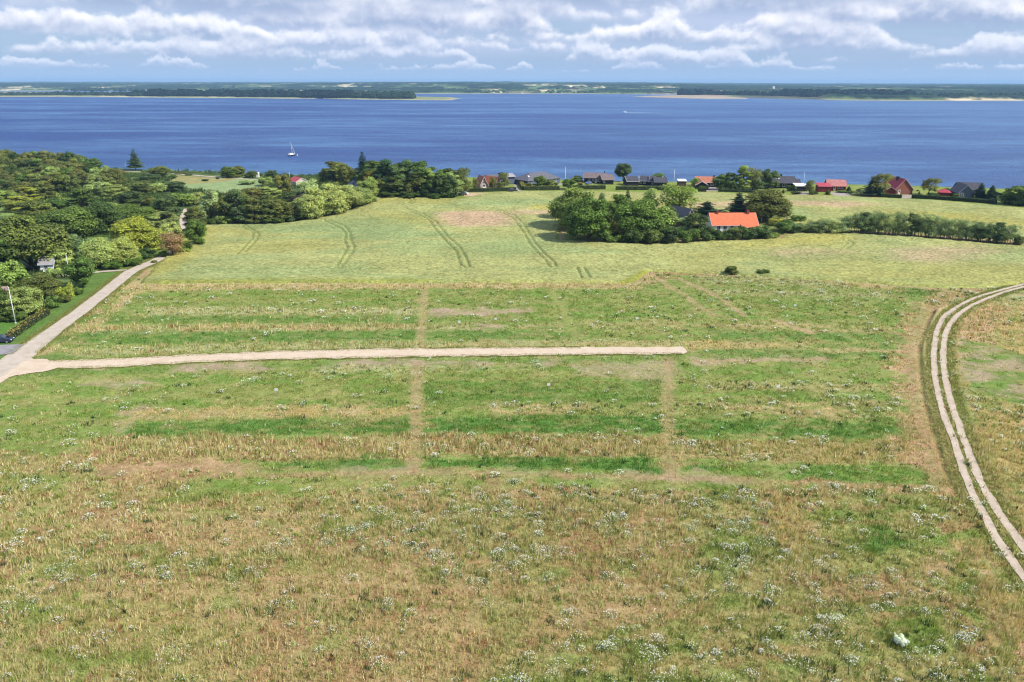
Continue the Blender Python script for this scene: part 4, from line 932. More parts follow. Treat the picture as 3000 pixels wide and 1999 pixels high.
TREES = [  # px, base, top, width, kind, tone, label
 # --- beside the gravel road, near left
 (243,840,753,70,'round','mid','dense rounded dark green tree on the verge between the gravel road and the flagpole',-1.57),
 (197,878,820,48,'bush','yel','yellow green bush at the foot of the rounded roadside tree'),
 (122,880,800,100,'big','olive','olive crowned spreading tree behind the yellow green roadside bush'),
 (40,872,760,92,'round','fresh','light green domed tree left of the grey roofed cottage'),
 (72,920,838,100,'big','pale','leafy pale flecked tree behind the tall white flagpole on the lawn'),
 (-10,930,840,90,'round','dark','dark tree at the left picture edge beside the thatched roof'),
 (55,940,905,40,'bush','mid','low green shrub at the lawn edge right behind the flagpole foot'),
 (25,942,908,40,'bush','dark','dark shrub at the lawn edge near the left picture border'),
 (158,902,866,40,'bush','mid','mid green shrub on the verge above the yellow hedge end'),
 (188,886,856,34,'bush','olive','brownish green shrub in the roadside thicket'),
 (228,864,840,30,'bush','mid','green shrub on the verge below the rounded roadside tree'),
 (104,916,884,38,'bush','pale','pale green shrub just beyond the top of the yellow hedge'),
 (300,784,692,92,'big','blossom','tall pale leaved tree with whitish leaf tips, left one of the pair by the drive'),
 (364,778,692,78,'big','blossom','pale leaved tree with whitish leaf tips, right one of the pair by the drive'),
 (190,788,722,62,'round','blossom','whitish green tree right beside the grey roofed cottage'),
 (160,812,782,40,'bush','pale','pale shrub growing against the cottage wall'),
 (248,788,762,48,'bush','dark','dark shrub under the pair of pale leaved trees'),
 (330,788,760,54,'bush','mid','green shrub under the right pale leaved tree'),
 (392,778,748,48,'bush','mid','green shrub at the bend of the drive'),
 (426,758,726,46,'bush','dark','dark shrub by the road bend left of the bare brown bush'),
 (508,752,678,62,'airy','dead','half bare brown bush at the roadside bend'),
 (538,742,695,48,'bush','fresh','bright green shrub leaning out beside the bare brown bush'),
 (528,700,676,50,'bush','olive','olive shrub behind the bare brown bush'),
 (575,690,605,58,'tall','olive','olive topped roadside tree, upper one of the two right of the shaded road'),
 (582,718,645,54,'round','mid','green leafy roadside tree, lower one of the two right of the shaded road'),
 (578,706,665,46,'bush','fresh','bright shrub between the two trees right of the shaded road'),
 (480,752,735,26,'bush','mid','small green bush on the road edge below the bare brown bush'),
 (452,770,762,16,'bush','olive','tiny bush on the road edge above the drive junction'),
 # --- left valley
 (398,742,634,112,'big','yel','yellow green spreading tree with glossy crown in the middle of the valley'),
 (448,735,668,84,'round','yel','smaller yellow green tree at the right foot of the big glossy one'),
 (95,785,625,170,'big','olive','largest dark olive tree of the valley, standing over the cottage'),
 (15,800,690,100,'round','dark','dark broad tree left of the largest olive tree'),
 (215,700,605,130,'big','mid','broad dull green tree right above the largest olive tree'),
 (160,700,628,80,'round','dark','dark tree with deep shade beside the broad dull green one'),
 (250,640,552,78,'tall','dark','very dark upright tree in the middle of the valley'),
 (300,688,590,104,'big','dark','dark rounded tree left of the white flowering ash'),
 (385,655,595,112,'big','mid','green tree with lit leaf edges, in front of the dark valley trees'),
 (388,606,556,78,'round','blueg','round deep green tree near the upper valley glade'),
 (490,640,570,80,'round','blueg','rounded deep green tree left of the shaded road'),
 (480,690,612,84,'tall','pale','feathery pale green tree beside the shaded road'),
 (505,706,648,54,'round','blossom','whitish leaved small tree by the shaded road'),
 (440,650,600,54,'bush','olive','olive shrub thicket between the two deep green valley trees'),
 (420,712,668,60,'bush','mid','green shrub behind the glossy yellow green tree'),
 (205,762,694,84,'airy','grey','thin leaved grey green tree left in the row behind the pale pair'),
 (268,768,700,82,'airy','grey','thin leaved grey green tree in the middle of the row behind the pale pair'),
 (330,752,694,76,'airy','grey','thin leaved grey green tree right in the row behind the pale pair'),
 (180,625,580,80,'round','mid','mid green tree below the yellow glade of the left valley'),
 (110,640,585,90,'round','olive','olive tree below the left wood'),
 (60,620,575,80,'tall','yel','yellow olive tree at the foot of the left wood'),
 (22,600,558,70,'round','fresh','fresh green tree at the left edge below the wood'),
 (80,590,548,70,'tall','yel','bright yellow green tree on the edge of the left wood'),
 (235,578,560,40,'bush','yel','yellow shrub at the right end of the valley glade'),
 (300,575,535,80,'round','pale','pale green tree near the end of the left wood'),
 (405,570,528,90,'round','olive','olive tree with wide crown in the upper valley'),
 (345,585,540,70,'round','pale','pale shrubby tree in the upper valley beside the wide olive one'),
 (470,560,535,70,'bush','pale','pale green shrub beside the coastal meadow'),
 (515,560,530,50,'round','blueg','blue green shrub on the edge of the coastal meadow'),
 (530,605,565,70,'bush','fresh','fresh green shrub at the upper end of the shaded road'),
 (570,600,560,60,'bush','pale','pale shrub above the shaded road'),
 (470,518,488,54,'round','olive','broad olive bush on the shore beside the coast path'),
 (440,528,505,50,'bush','blueg','blue green shrub below the shore bush'),
 (398,498,436,34,'open','blueg','single tall spruce on the shore with the sea behind it',.4),
 (350,540,495,44,'airy','brown','brownish birch at the right end of the left wood'),
 (508,524,512,20,'bush','mid','small dark bush beside the coast path'),
 (553,514,510,18,'bush','dark','tiny dark bush on the dry grass by the coast path'),
 (602,531,523,17,'bush','dark','low dark bush on the dry coastal grass'),
 (638,525,520,10,'bush','dark','very small bush on the dry coastal grass near the path'),
 # --- belt along the crop
 (618,655,545,58,'tall','silver','silvery poplar at the left end of the tree belt along the crop'),
 (655,655,575,56,'round','brown','brownish green tree beside the silvery poplar'),
 (700,655,555,72,'tall','blueg','tall grey green poplar in the tree belt along the crop'),
 (748,656,580,58,'tall','brown','olive brown tree right of the tall grey green poplar'),
 (790,654,572,60,'tall','olive','olive tree in the middle of the belt along the crop'),
 (828,650,585,64,'round','brown','bronze green round tree in the belt along the crop'),
 (665,658,632,46,'bush','fresh','bright green shrub at the foot of the belt beside its brown tree'),
 (620,658,630,50,'bush','dark','dark shrub at the left foot of the belt along the crop'),
 (805,655,630,60,'bush','dark','dark shrub under the olive trees of the belt'),
 (850,648,620,56,'bush','blueg','blue green shrub at the crop edge near the belt end'),
 (875,640,580,56,'round','pale','pale leaved tree between the bronze tree and the flowering grove'),
 (905,640,598,60,'round','dark','dark shaded tree at the crop edge before the flowering grove'),
 (690,600,560,60,'round','olive','olive tree behind the belt, below the coastal meadow'),
 (740,590,548,64,'round','brown','brown green tree behind the belt'),
 (790,585,540,60,'tall','pale','light green tree behind the belt near the red roofed cottage'),
 (832,575,508,48,'round','brown','dull brown crowned tree left of the red roofed cottage'),
 (725,540,525,40,'bush','silver','silvery dome shaped shrub under the coast path'),
 (780,545,515,40,'bush','fresh','fresh green shrubs by the end of the coast path'),
 (920,640,548,84,'big','blossom','left broad tree of the grove with whitish leaf tips above the crop'),
 (972,628,536,92,'big','blossom','highest broad tree of the grove with whitish leaf tips above the crop'),
 (1018,616,540,84,'big','blossom','middle right tree of the grove with whitish leaf tips above the crop'),
 (1055,604,546,70,'big','pale','right tree of the pale grove next to the grey roof'),
 (1078,588,518,56,'round','pale','upright pale tree right of the grey slate roof'),
 (1082,595,574,40,'bush','fresh','light shrub at the corner where the crop edge turns'),
 (908,590,522,58,'airy','silver','silver leaved willow beside the red roofed cottage'),
 (884,590,556,36,'bush','purple','dark purple leaved shrub below the silver willow'),
 (852,600,560,50,'round','dark','dark green tree below the red roofed cottage'),
 (868,600,566,34,'bush','purple','reddish purple shrub below the cottage wall'),
 # --- grove in front of the sea
 (978,548,462,72,'tall','olive','leftmost high tree of the seaside grove, olive green'),
 (1018,548,480,56,'round','olive','olive tree second from the left in the seaside grove'),
 (1042,552,506,34,'spruce','dark','narrow dark spruce inside the seaside grove near the grey roof'),
 (1066,556,450,50,'spruce','conif','dark spruce whose tip rises highest in the seaside grove'),
 (1094,560,458,76,'tall','mid','high rounded tree right of the highest spruce'),
 (1090,565,498,44,'airy','ochre','yellowish thin tree in front of the seaside grove'),
 (1136,570,468,70,'tall','conif','dark pine in the middle of the seaside grove'),
 (1172,572,466,70,'tall','blueg','blue green pine in the middle of the seaside grove'),
 (1190,570,470,60,'tall','blueg','grey green tree beside the pines of the seaside grove'),
 (1232,574,474,72,'tall','mid','leafy green tree right of the pines in the seaside grove'),
 (1268,575,480,64,'tall','fresh','fresh green tree in the right part of the seaside grove'),
 (1304,578,484,62,'tall','mid','mid green tree near the right end of the seaside grove'),
 (1330,578,490,50,'tall','pale','pale green tree near the right end of the seaside grove'),
 (1358,574,492,46,'airy','olive','olive birch closing the seaside grove at the right'),
 (1116,574,520,50,'round','olive','low olive tree at the crop edge under the pines, leftmost'),
 (1158,576,512,56,'tall','olive','olive tree at the crop edge under the pines'),
 (1216,577,502,58,'tall','olive','lighter olive tree at the crop edge under the green trees'),
 (1262,578,512,60,'round','dark','dark tree at the crop edge in the right part of the grove'),
 (1312,580,505,60,'round','blueg','deep green tree at the crop edge near the right grove end'),
 (1140,578,556,60,'bush','dark','dark shrub at the crop edge under the pines'),
 (1200,580,558,60,'bush','dark','dark shrub at the crop edge under the olive trees'),
 (1290,582,558,60,'bush','dark','dark shrub at the crop edge under the dark trees'),
 (668,520,486,38,'round','mid','left half of the round thicket standing by the sea'),
 (698,520,486,38,'round','olive','right half of the round thicket standing by the sea'),
 (682,521,492,40,'round','mid','front of the round thicket standing by the sea'),
 (740,522,498,28,'airy','olive','olive shrub beside the small white hut by the sea'),
 (728,520,508,20,'bush','dark','dark bush left of the small white hut'),
 (795,521,498,30,'round','blueg','single dark round tree by the sea near the white hut'),
 (1392,560,520,14,'airy','brown','small brown birch left of the twin gabled house'),
 # --- farmstead
 (1682,668,548,126,'big','fresh','large light green tree forming the left shoulder of the farm grove'),
 (1650,640,578,70,'airy','mid','overhanging left side tree of the farm grove'),
 (1722,705,572,124,'big','mid','large green tree at the front left of the farm grove'),
 (1808,668,568,84,'big','mid','green tree behind the middle of the farm grove'),
 (1868,702,582,128,'big','mid','widest green tree in the middle of the farm grove'),
 (1930,700,600,90,'round','fresh','right shoulder tree of the farm grove'),
 (1806,706,634,50,'airy','brown','small brown leaved tree in a gap of the farm grove'),
 (1836,640,556,34,'spruce','conif','dark pointed conifer rising behind the farm grove'),
 (1762,640,566,22,'airy','grey','bare twiggy treetop behind the farm grove'),
 (1980,628,534,104,'airy','fresh','tall airy light green tree at the back of the farmstead'),
 (1905,620,552,50,'airy','pale','thin pale tree behind the farm grove'),
 (1950,668,606,60,'round','dark','dark tree under the tall airy one at the farm'),
 (2030,690,622,74,'round','dark','brownish dark tree directly left of the farmhouse'),
 (2006,690,636,46,'airy','silver','white blossomed elder left of the farmhouse'),
 (1790,710,672,60,'bush','mid','green shrub at the front foot of the farm grove, leftmost'),
 (1850,714,670,64,'bush','dark','dark shrub at the front foot of the farm grove'),
 (1905,715,668,62,'bush','olive','olive shrub at the front foot of the farm grove'),
 (1960,713,664,66,'bush','dark','dark shrub at the front foot below the right shoulder tree'),
 (2018,710,660,60,'bush','mid','green shrub in front of the white elder'),
 (2068,706,664,56,'bush','dark','dark bush in front of the left end of the farmhouse wall'),
 (2112,704,666,50,'bush','dark','dark bush in front of the farmhouse windows'),
 (2150,703,664,50,'bush','olive','olive bush in front of the farmhouse middle'),
 (2190,702,660,56,'bush','dark','dark bush in front of the low farmhouse wing'),
 (2228,700,658,56,'bush','dark','dark bush at the right end of the farmhouse'),
 (2258,698,676,44,'bush','fresh','low fresh green bush ending the farm thicket at the right'),
 (2070,630,592,66,'flat','conif','low wide spreading pine behind the farmhouse roof'),
 (2160,640,562,62,'open','conif','dark open branched spruce behind the farmhouse'),
 (2240,645,552,126,'big','brown','big bronze green beech behind the flagpole of the farm'),
 (2272,660,640,44,'bush','yel','yellow green shrub on the farm lawn under the big beech'),
 (2300,680,646,70,'bush','mid','wide green shrub right of the farm lawn'),
 (2338,650,628,38,'bush','mid','small green shrub behind the wide one near the farm'),
 (2352,682,652,46,'bush','olive','dull shrub where the thin tree row begins'),
 # --- seaside houses
 (1825,532,476,50,'ball','blueg','perfectly round topped dark tree on a bare trunk beside the long black house',0),
 (1930,532,508,48,'airy','mid','low wide tree peeping over the black terrace of houses'),
 (1477,552,506,34,'airy','olive','drooping birch in front of the grey house by the sea'),
 (1443,556,520,20,'airy','brown','thin brown birch between the two red gables'),
 (1462,558,530,26,'airy','olive','small birch in front of the right red gable'),
 (1580,551,514,34,'round','mid','bushy garden tree in front of the hipped grey roof'),
 (1612,552,526,34,'bush','olive','olive garden shrub right of the bushy tree at the hipped house'),
 (1550,552,532,30,'bush','olive','olive garden shrub left of the bushy tree at the hipped house'),
 (1668,555,524,36,'round','mid','small spreading tree at the gap between two hedges'),
 (1692,534,514,30,'round','mid','round garden bush behind the sloping yellow hedge'),
 (2036,552,520,24,'round','fresh','green garden tree left of the orange roofed house'),
 (2062,556,541,26,'bush','mid','clipped round bush in front of the orange roofed house'),
 (2108,556,510,40,'round','mid','leftmost tree of the clump between orange and black houses'),
 (2138,557,504,42,'round','dark','dark tree second in the clump between orange and black houses'),
 (2176,557,486,50,'tall','fresh','tall light green tree of the clump between orange and black houses'),
 (2204,556,488,44,'airy','brown','thin brown tree of the clump between orange and black houses'),
 (2218,557,524,34,'round','blueg','small dark tree in the middle of the seaside clump'),
 (2250,553,494,48,'round','blueg','leafy dark tree left of the black house with the chimney'),
 (2318,561,536,26,'bush','dark','dark garden bush in front of the black house with the chimney'),
 (2372,568,528,30,'airy','olive','slim garden tree right of the shed with white roof'),
 (2384,570,560,24,'bush','dark','low dark bush left of the red shed'),
 (2332,569,561,24,'bush','dark','low dark bush in front of the shed with white roof'),
 (2294,566,555,8,'spruce','dark','tiny conifer on the lawn of the black house'),
 (2424,571,556,13,'spruce','mid','small cone shaped conifer in front of the red shed'),
 (2492,568,558,14,'bush','mid','small garden bush at the gravel yard of the red house'),
 (2468,565,557,30,'bush','mid','low garden bush under the windows of the red house'),
 (2486,562,546,14,'spruce','dark','small dark conifer right of the red house'),
 (2516,562,553,12,'bush','dark','little round topped lawn tree near the sea'),
 (2570,575,506,66,'wind','brown','wind shaped tree with crown pulled to the right, near the brick house',0),
 (2554,574,520,46,'open','conif','dark green conifer on three stems in front of the wind shaped tree'),
 (2580,576,552,20,'spruce','fresh','narrow light conifer at the hedge beside the brick house'),
 (2718,572,520,56,'wind','brown','single wind shaped tree on the lawn right of the brick house',0),
 (2732,574,564,30,'bush','dark','dark bush under the single wind shaped tree'),
 (2692,573,560,8,'spruce','mid','slim little conifer on the lawn by the long hedge'),
 (2670,560,554,6,'bush','dark','small round bush at the cliff edge behind the brick house'),
 (2688,561,555,7,'bush','dark','round bush at the cliff edge right behind the brick house'),
 (2740,562,556,6,'bush','dark','tiny bush at the cliff edge left of the red hut'),
 (2764,562,555,10,'bush','dark','dark bush at the cliff edge behind the red hut'),
 (2870,583,538,34,'spruce','conif','left of the two dark firs at the dark gabled house'),
 (2902,586,545,36,'spruce','conif','right of the two dark firs at the dark gabled house'),
 (2972,600,540,76,'round','mid','large green tree near the right picture edge above the hedge'),
 (3005,604,548,60,'round','blueg','dark green tree cut by the right picture edge'),
 # --- loose shrubs in the open
 (2638,1890,1862,34,'bush','white','bright white flowering bush, the most conspicuous white clump in the near field'),
 (2143,804,777,34,'round','olive','larger round bush standing at the edge of the crop'),
 (2236,805,785,34,'bush','mid','smaller low bush at the edge of the crop'),
 (2384,816,810,14,'bush','dark','tiny dark bush on the flowery crop edge'),
 (2424,817,810,12,'bush','dark','tiny bush furthest right on the flowery crop edge'),
 (2983,716,688,30,'round','olive','lone bush past the right end of the thin tree row'),
]
for t in TREES:
    px, base, top, w, kind, tone, lab = t[:7]
    nm = {'bush': 'shrub', 'spruce': 'conifer', 'open': 'conifer', 'flat': 'conifer'}.get(kind, 'tree')
    put_tree(px, base, top, w, kind, tone, lab, None, nm, t[7] if len(t) > 7 else None, cat={'shrub': 'shrub', 'conifer': 'conifer', 'tree': 'tree'}[nm])
# the wood on the left shore: its trees close ranks, nothing tells one from the next
g = np.random.default_rng(21)
top_at = lambda px: np.interp(px, [-200,0,40,60,110,170,240,270,300,330,360,400], [440,442,438,448,444,446,452,462,480,492,505,520])
WOOD = []
for row, (dy, off) in enumerate(((0, 0), (20, 12), (40, 4), (62, 16), (86, 8), (110, 0))):
    for px in np.arange(-120, 345, 25):
        q = px+off+g.uniform(-5, 5); tp = top_at(q)+dy+g.uniform(-4, 4)
        if tp > 552 or (q > 150 and tp > 528) or (q > 240 and tp > 512) or (q > 300 and row > 2): continue
        WOOD.append((q, tp+56-dy*.06, tp, g.uniform(38, 52)))
WL = dict(brown='brownish tree', olive='olive green tree', mid='mid green tree', dark='dark green tree', pale='pale green tree')
for q, b, tp, w in WOOD:
    tone = ['brown', 'olive', 'brown', 'mid', 'dark', 'pale', 'olive'][g.integers(7)]
    put_tree(q, b, tp, w, ['round', 'tall', 'round'][g.integers(3)], tone, WL[tone]+(' on the skyline of the wood on the left shore' if tp < top_at(q)+8 else ' inside the wood on the left shore' if tp < top_at(q)+70 else ' on the near side of the wood on the left shore'), 'trees of the wood on the left shore')
# filler shrubs of the valley
for i in range(46):
    q = g.uniform(-60, 600); b = g.uniform(560, 720)
    v = P(q, b)
    if abs(float(line_d(np.array(v.x), np.array(v.y), GW))) < 7 or float(poly_sd(np.array(v.x), np.array(v.y), FIELD)) > -4 or v.x > -50: continue
    if any(float(poly_sd(np.array(v.x), np.array(v.y), p)) > -3 for nm, p, c_, s_ in LAWNS if nm in ('grass', 'glade', 'meadow')): continue
    put_tree(q, b, b-g.uniform(18, 34), g.uniform(36, 58), 'bush', ['mid', 'olive', 'pale', 'grey', 'dark'][g.integers(5)], 'wild shrub in the thicket of the left valley', 'wild shrubs filling the left valley', 'shrub', cat='shrub', v=v)
for i in range(44):
    u = i/43; px = 2338+u*612+g.uniform(-4, 4); base = float(np.interp(px, [2338,2480,2650,2780,2945], [683,681,691,701,714]))
    top = float(np.interp(px, [2338,2400,2480,2500,2600,2660,2720,2780,2850,2950], [658,642,636,618,622,618,622,640,646,652]))+g.uniform(-4, 5)
    dk = i in (14, 23, 37, 39, 41)
    put_tree(px, base, top, g.uniform(40, 54), 'tall' if dk else 'thin', 'blueg' if dk else ['grey', 'silver', 'grey'][g.integers(3)], 'slim many stemmed tree in the row beyond the farm' if not dk else 'fuller dark tree in the row beyond the farm', 'row of slim trees dividing the crop' if not dk else 'fuller trees in the row dividing the crop')
for i in range(12):
    q = 1395+i*0; 
for i, (px, b) in enumerate([(420+14*k, 503+k*.5+(k > 6)*1) for k in range(10)]):
    put_tree(px, b+2, b-4, 12, 'bush', 'olive', 'scrubby little bush on the beach side of the coast path', 'scrubby bushes along the beach', 'shrub', cat='shrub')

# ------------------------------------------------------------------ hedges
def hedge(pts, h, w, tone, label, top=None):
    """clipped box hedge: dense inner body with leaf faces on every side"""
    g = np.random.default_rng(int(pts[0][0])); q = [P(a, b) for a, b in pts]; m = MB(); V_, N_, C_ = [], [], []
    o = tag(bpy.data.objects.new('hedge', None), label, 'hedge'); COL.objects.link(o); o.location = q[0]
    base = np.array(srgb(TC[tone])); tc = np.array(srgb(TC[top])) if top else base
    for a, b in zip(q[:-1], q[1:]):
        d = (b-a); L = d.length; d.normalize(); n = Vector((-d.y, d.x, 0)).normalized()
        k = max(1, int(L/6))
        for s in range(k):
            p0, p1 = a.lerp(b, s/k)-q[0], a.lerp(b, (s+1)/k)-q[0]; hh = h-.15; ww = w/2-.12
            vs = []
            for p in (p0, p1):
                for sx, z in ((-1, -.4), (1, -.4), (1, hh), (-1, hh)): vs.append(p+n*sx*ww+Vector((0, 0, z)))
            m.add(vs, [(0, 1, 2, 3), (7, 6, 5, 4), (0, 4, 5, 1), (1, 5, 6, 2), (2, 6, 7, 3), (3, 7, 4, 0)])
        N = int(L*(2*h+w)*9); t = g.uniform(0, L, N); u = g.uniform(0, 2*h+w, N)
        off = np.where(u < h, -w/2, np.where(u < 2*h, w/2, (u-2*h)-w/2)); z = np.where(u < h, u, np.where(u < 2*h, u-h, h))
        jit = g.normal(0, .09, (N, 3))
        base0 = np.array(a-q[0]); zz = base0[2]+(b.z-a.z)*t/L+z
        V_.append(np.stack([base0[0]+d.x*t+n.x*off, base0[1]+d.y*t+n.y*off, zz], 1)+jit)
        nn = np.where((u < h)[:, None], -np.array(n), np.where((u < 2*h)[:, None], np.array(n), np.array([0, 0, 1.])))
        N_.append(nn+g.normal(size=(N, 3))*.4)
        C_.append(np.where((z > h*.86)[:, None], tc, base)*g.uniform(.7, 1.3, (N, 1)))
    m.build('branches', mat('hedge_wood', alb(50, 62, 36), .9), o)
    V, Cq = leaf_cards(np.concatenate(V_), np.concatenate(N_), .34, g, np.concatenate(C_), .7)
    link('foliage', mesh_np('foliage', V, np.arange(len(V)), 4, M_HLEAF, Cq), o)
M_HLEAF = leaf_mat('hedge_leaves', use_obj=False)
hedge([(18,1003),(60,972),(100,945),(138,920)], 1.3, 1.6, 'olive', 'yellow tipped low hedge running up beside the gravel road verge', 'ochre')
hedge([(1346,563),(1430,562),(1511,559)], 1.6, 1.2, 'dark', 'long dark clipped hedge in front of the twin gabled house')
hedge([(1534,558),(1638,557)], 1.9, 1.6, 'olive', 'brownish clipped hedge in front of the hipped grey roof', 'yel')
hedge([(1521,528),(1534,557)], 1.7, 1.6, 'olive', 'yellow topped hedge running to the sea beside the narrow lane', 'ochre')
hedge([(1668,556),(1773,555)], 1.9, 1.4, 'olive', 'clipped brown green hedge in front of the long black house', 'mid')
hedge([(1676,527),(1702,547)], 1.6, 1.5, 'ochre', 'yellow hedge sloping down beside the parked blue car', 'ochre')
hedge([(1804,557),(1920,557),(2008,558)], 1.8, 1.6, 'mid', 'green clipped hedge in front of the black terrace of houses', 'pale')
hedge([(2014,561),(2069,562)], 1.5, 1.4, 'dark', 'dark hedge in front of the orange roofed house')
hedge([(2104,562),(2180,564),(2212,565)], 1.0, 1.4, 'dark', 'low dark hedge in the shade of the seaside tree clump')
hedge([(2572,572),(2580,578),(2641,581)], 1.5, 1.2, 'dark', 'dark clipped hedge in front of the low red shed by the brick house', 'mid')
hedge([(2670,581),(2790,588),(2920,598)], 1.6, 1.4, 'dark', 'very long dark hedge from the brick house drive to the right', 'mid')
hedge([(2940,599),(3040,608)], 1.3, 1.4, 'dark', 'dark hedge running out of the picture at the right')
hedge([(2772,560),(2802,582)], 1.5, 1.4, 'fresh', 'bright green hedge slanting down between red hut and dark gabled house')
hedge([(2912,572),(2960,580)], 1.4, 1.2, 'dark', 'thin dark hedge behind the two firs at the cliff')

# ------------------------------------------------------------------ buildings
M_WHITE = mat('white_paint', (.74, .74, .73), .6, .05)
M_GLASS = mat('window_glass', (.05, .06, .08), .12, .1, spec=.8)
M_BLACK = mat('black_boards', (.022, .023, .026), .7, .3, lines=(0, 3.0, .4))
M_RED = mat('red_boards', (.17, .022, .018), .7, .15, lines=(0, 4.0, .4))
M_BRICK = mat('red_brick', (.24, .085, .055), .85, .18, 4, lines=(2, 6.0, .3))
M_GREYW = mat('blue_grey_boards', (.10, .12, .17), .7, .15, lines=(2, 4.0, .4))
def rmat(name, base, per=2.6, ax=0): return mat(name, base, .75, .12, .8, lines=(ax, per, .35))
RM = dict(orange=rmat('orange_tiles', (.64, .155, .068)), slate=rmat('grey_slate', (.115, .115, .135)), black=rmat('black_felt', (.065, .063, .075), 1.2), tile=rmat('old_red_tiles', (.40, .15, .09)),
          dull=rmat('brown_felt', (.17, .13, .125), 1.1), white=mat('white_roof', (.78, .80, .84), .5, .04), red=rmat('red_sheet', (.42, .06, .08), 2.0), pink=rmat('pale_red_tiles', (.42, .17, .15)), thatch=mat('weathered_thatch', (.24, .17, .14), .95, .3, 2, bump=.8), grey=rmat('fibre_cement', (.30, .28, .29), 1.0))
def house(label, a, b, depth, wall, rise, roof, walls, kind='gable_x', eave=.45, wins=(), doors=(), chim=(), flat=False, name='house', cat='house', base_drop=.6, sky=(), group=None, trim=True):
    """a, b: feet of the front wall (left and right); local x along it, y going back"""
    A, B = P(*a), P(*b); L = (B-A).xy.length
    o = tag(bpy.data.objects.new(name, None), label, cat, group); COL.objects.link(o)
    o.location = (A.x, A.y, (A.z+B.z)/2); o.rotation_euler.z = math.atan2(B.y-A.y, B.x-A.x)
    w = MB(); e = eave; D = depth
    w.box(0, L, 0, D, -base_drop-1.2, wall)
    r = MB(); th = .14
    def slab(p):       # a roof plane with thickness
        q = [(x, y, z-th) for x, y, z in p]; n = len(p)
        r.add(list(p)+q, [tuple(range(n)), tuple(range(2*n-1, n-1, -1))]+[(i, i+n, (i+1) % n+n, (i+1) % n) for i in range(n)])
    if kind == 'gable_x':
        k = rise/(D/2); ze = wall-e*k+.08; zr = wall+rise+.08
        w.add([(0.002, 0.002, wall), (0.002, D-.002, wall), (0.002, D/2, wall+rise), (L-.002, 0.002, wall), (L-.002, D-.002, wall), (L-.002, D/2, wall+rise)], [(0, 2, 1), (3, 4, 5), (0, 3, 5, 2), (1, 2, 5, 4)])
        slab([(-e, -e, ze), (L+e, -e, ze), (L+e, D/2, zr), (-e, D/2, zr)]); slab([(L+e, D+e, ze), (-e, D+e, ze), (-e, D/2+.01, zr), (L+e, D/2+.01, zr)])
    elif kind == 'gable_y':
        k = rise/(L/2); ze = wall-e*k+.08; zr = wall+rise+.08
        w.add([(0.002, 0.002, wall), (L-.002, 0.002, wall), (L/2, 0.002, wall+rise), (0.002, D-.002, wall), (L-.002, D-.002, wall), (L/2, D-.002, wall+rise)], [(0, 1, 2), (3, 5, 4), (0, 2, 5, 3), (1, 4, 5, 2)])
        slab([(-e, D+e, ze), (-e, -e, ze), (L/2, -e, zr), (L/2, D+e, zr)]); slab([(L+e, -e, ze), (L+e, D+e, ze), (L/2+.01, D+e, zr), (L/2+.01, -e, zr)])
    elif kind == 'hip':
        k = rise/(D/2); ze = wall-e*k+.08; zr = wall+rise; x0, x1 = D/2, L-D/2
        slab([(-e, -e, ze), (L+e, -e, ze), (x1, D/2, zr), (x0, D/2, zr)]); slab([(L+e, D+e, ze), (-e, D+e, ze), (x0, D/2+.01, zr), (x1, D/2+.01, zr)])
        slab([(-e, D+e, ze), (-e, -e, ze), (x0-.01, D/2, zr)]); slab([(L+e, -e, ze), (L+e, D+e, ze), (x1+.01, D/2, zr)])
    else:              # nearly flat sheet, falling towards the front
        slab([(-e, -e, wall+.1), (L+e, -e, wall+.1), (L+e, D+e, wall+.1+rise), (-e, D+e, wall+.1+rise)])
    w.build('wall', walls, o); ro = r.build('roof', roof, o)
    if trim and kind in ('gable_x', 'gable_y', 'shed'):
        t = MB()
        if kind == 'gable_x':
            for x in (-e-.06, L+e):
                for y0, y1, z0, z1 in ((-e, D/2, ze, zr), (D+e, D/2, ze, zr)): t.add([(x, y0, z0-.2), (x+.06, y0, z0-.2), (x+.06, y0, z0+.02), (x, y0, z0+.02), (x, y1, z1-.2), (x+.06, y1, z1-.2), (x+.06, y1, z1+.02), (x, y1, z1+.02)], [(0, 1, 2, 3), (7, 6, 5, 4), (0, 4, 5, 1), (1, 5, 6, 2), (2, 6, 7, 3), (3, 7, 4, 0)])
            t.tube([(-e, -e-.06, ze-.08), (L+e, -e-.06, ze-.08)], .06, 6)
        elif kind == 'gable_y':
            for x0, x1 in ((-e, L/2), (L+e, L/2)): t.add([(x0, -e-.06, ze-.2), (x0, -e, ze-.2), (x0, -e, ze+.02), (x0, -e-.06, ze+.02), (x1, -e-.06, zr-.2), (x1, -e, zr-.2), (x1, -e, zr+.02), (x1, -e-.06, zr+.02)], [(0, 1, 2, 3), (7, 6, 5, 4), (0, 4, 5, 1), (1, 5, 6, 2), (2, 6, 7, 3), (3, 7, 4, 0)])
        else: t.box(-e, L+e, -e-.05, -e-.003, wall-.06, wall+.12)
        t.build('fascia', M_WHITE if trim is True else trim, o)
    for (u, z0, ww, hh) in wins:
        x = u*L; f = MB()
        for (c0, c1, d0, d1) in ((x-ww/2-.08, x+ww/2+.08, z0-.08, z0), (x-ww/2-.08, x+ww/2+.08, z0+hh, z0+hh+.08), (x-ww/2-.08, x-ww/2, z0, z0+hh), (x+ww/2, x+ww/2+.08, z0, z0+hh), (x-.03, x+.03, z0, z0+hh)):
            f.box(c0, c1, -.07, .02, d0, d1)
        fo = f.build('window', M_WHITE, o); p = MB(); p.box(x-ww/2+.003, x+ww/2-.003, -.03, .025, z0+.003, z0+hh-.003); p.build('pane', M_GLASS, fo)
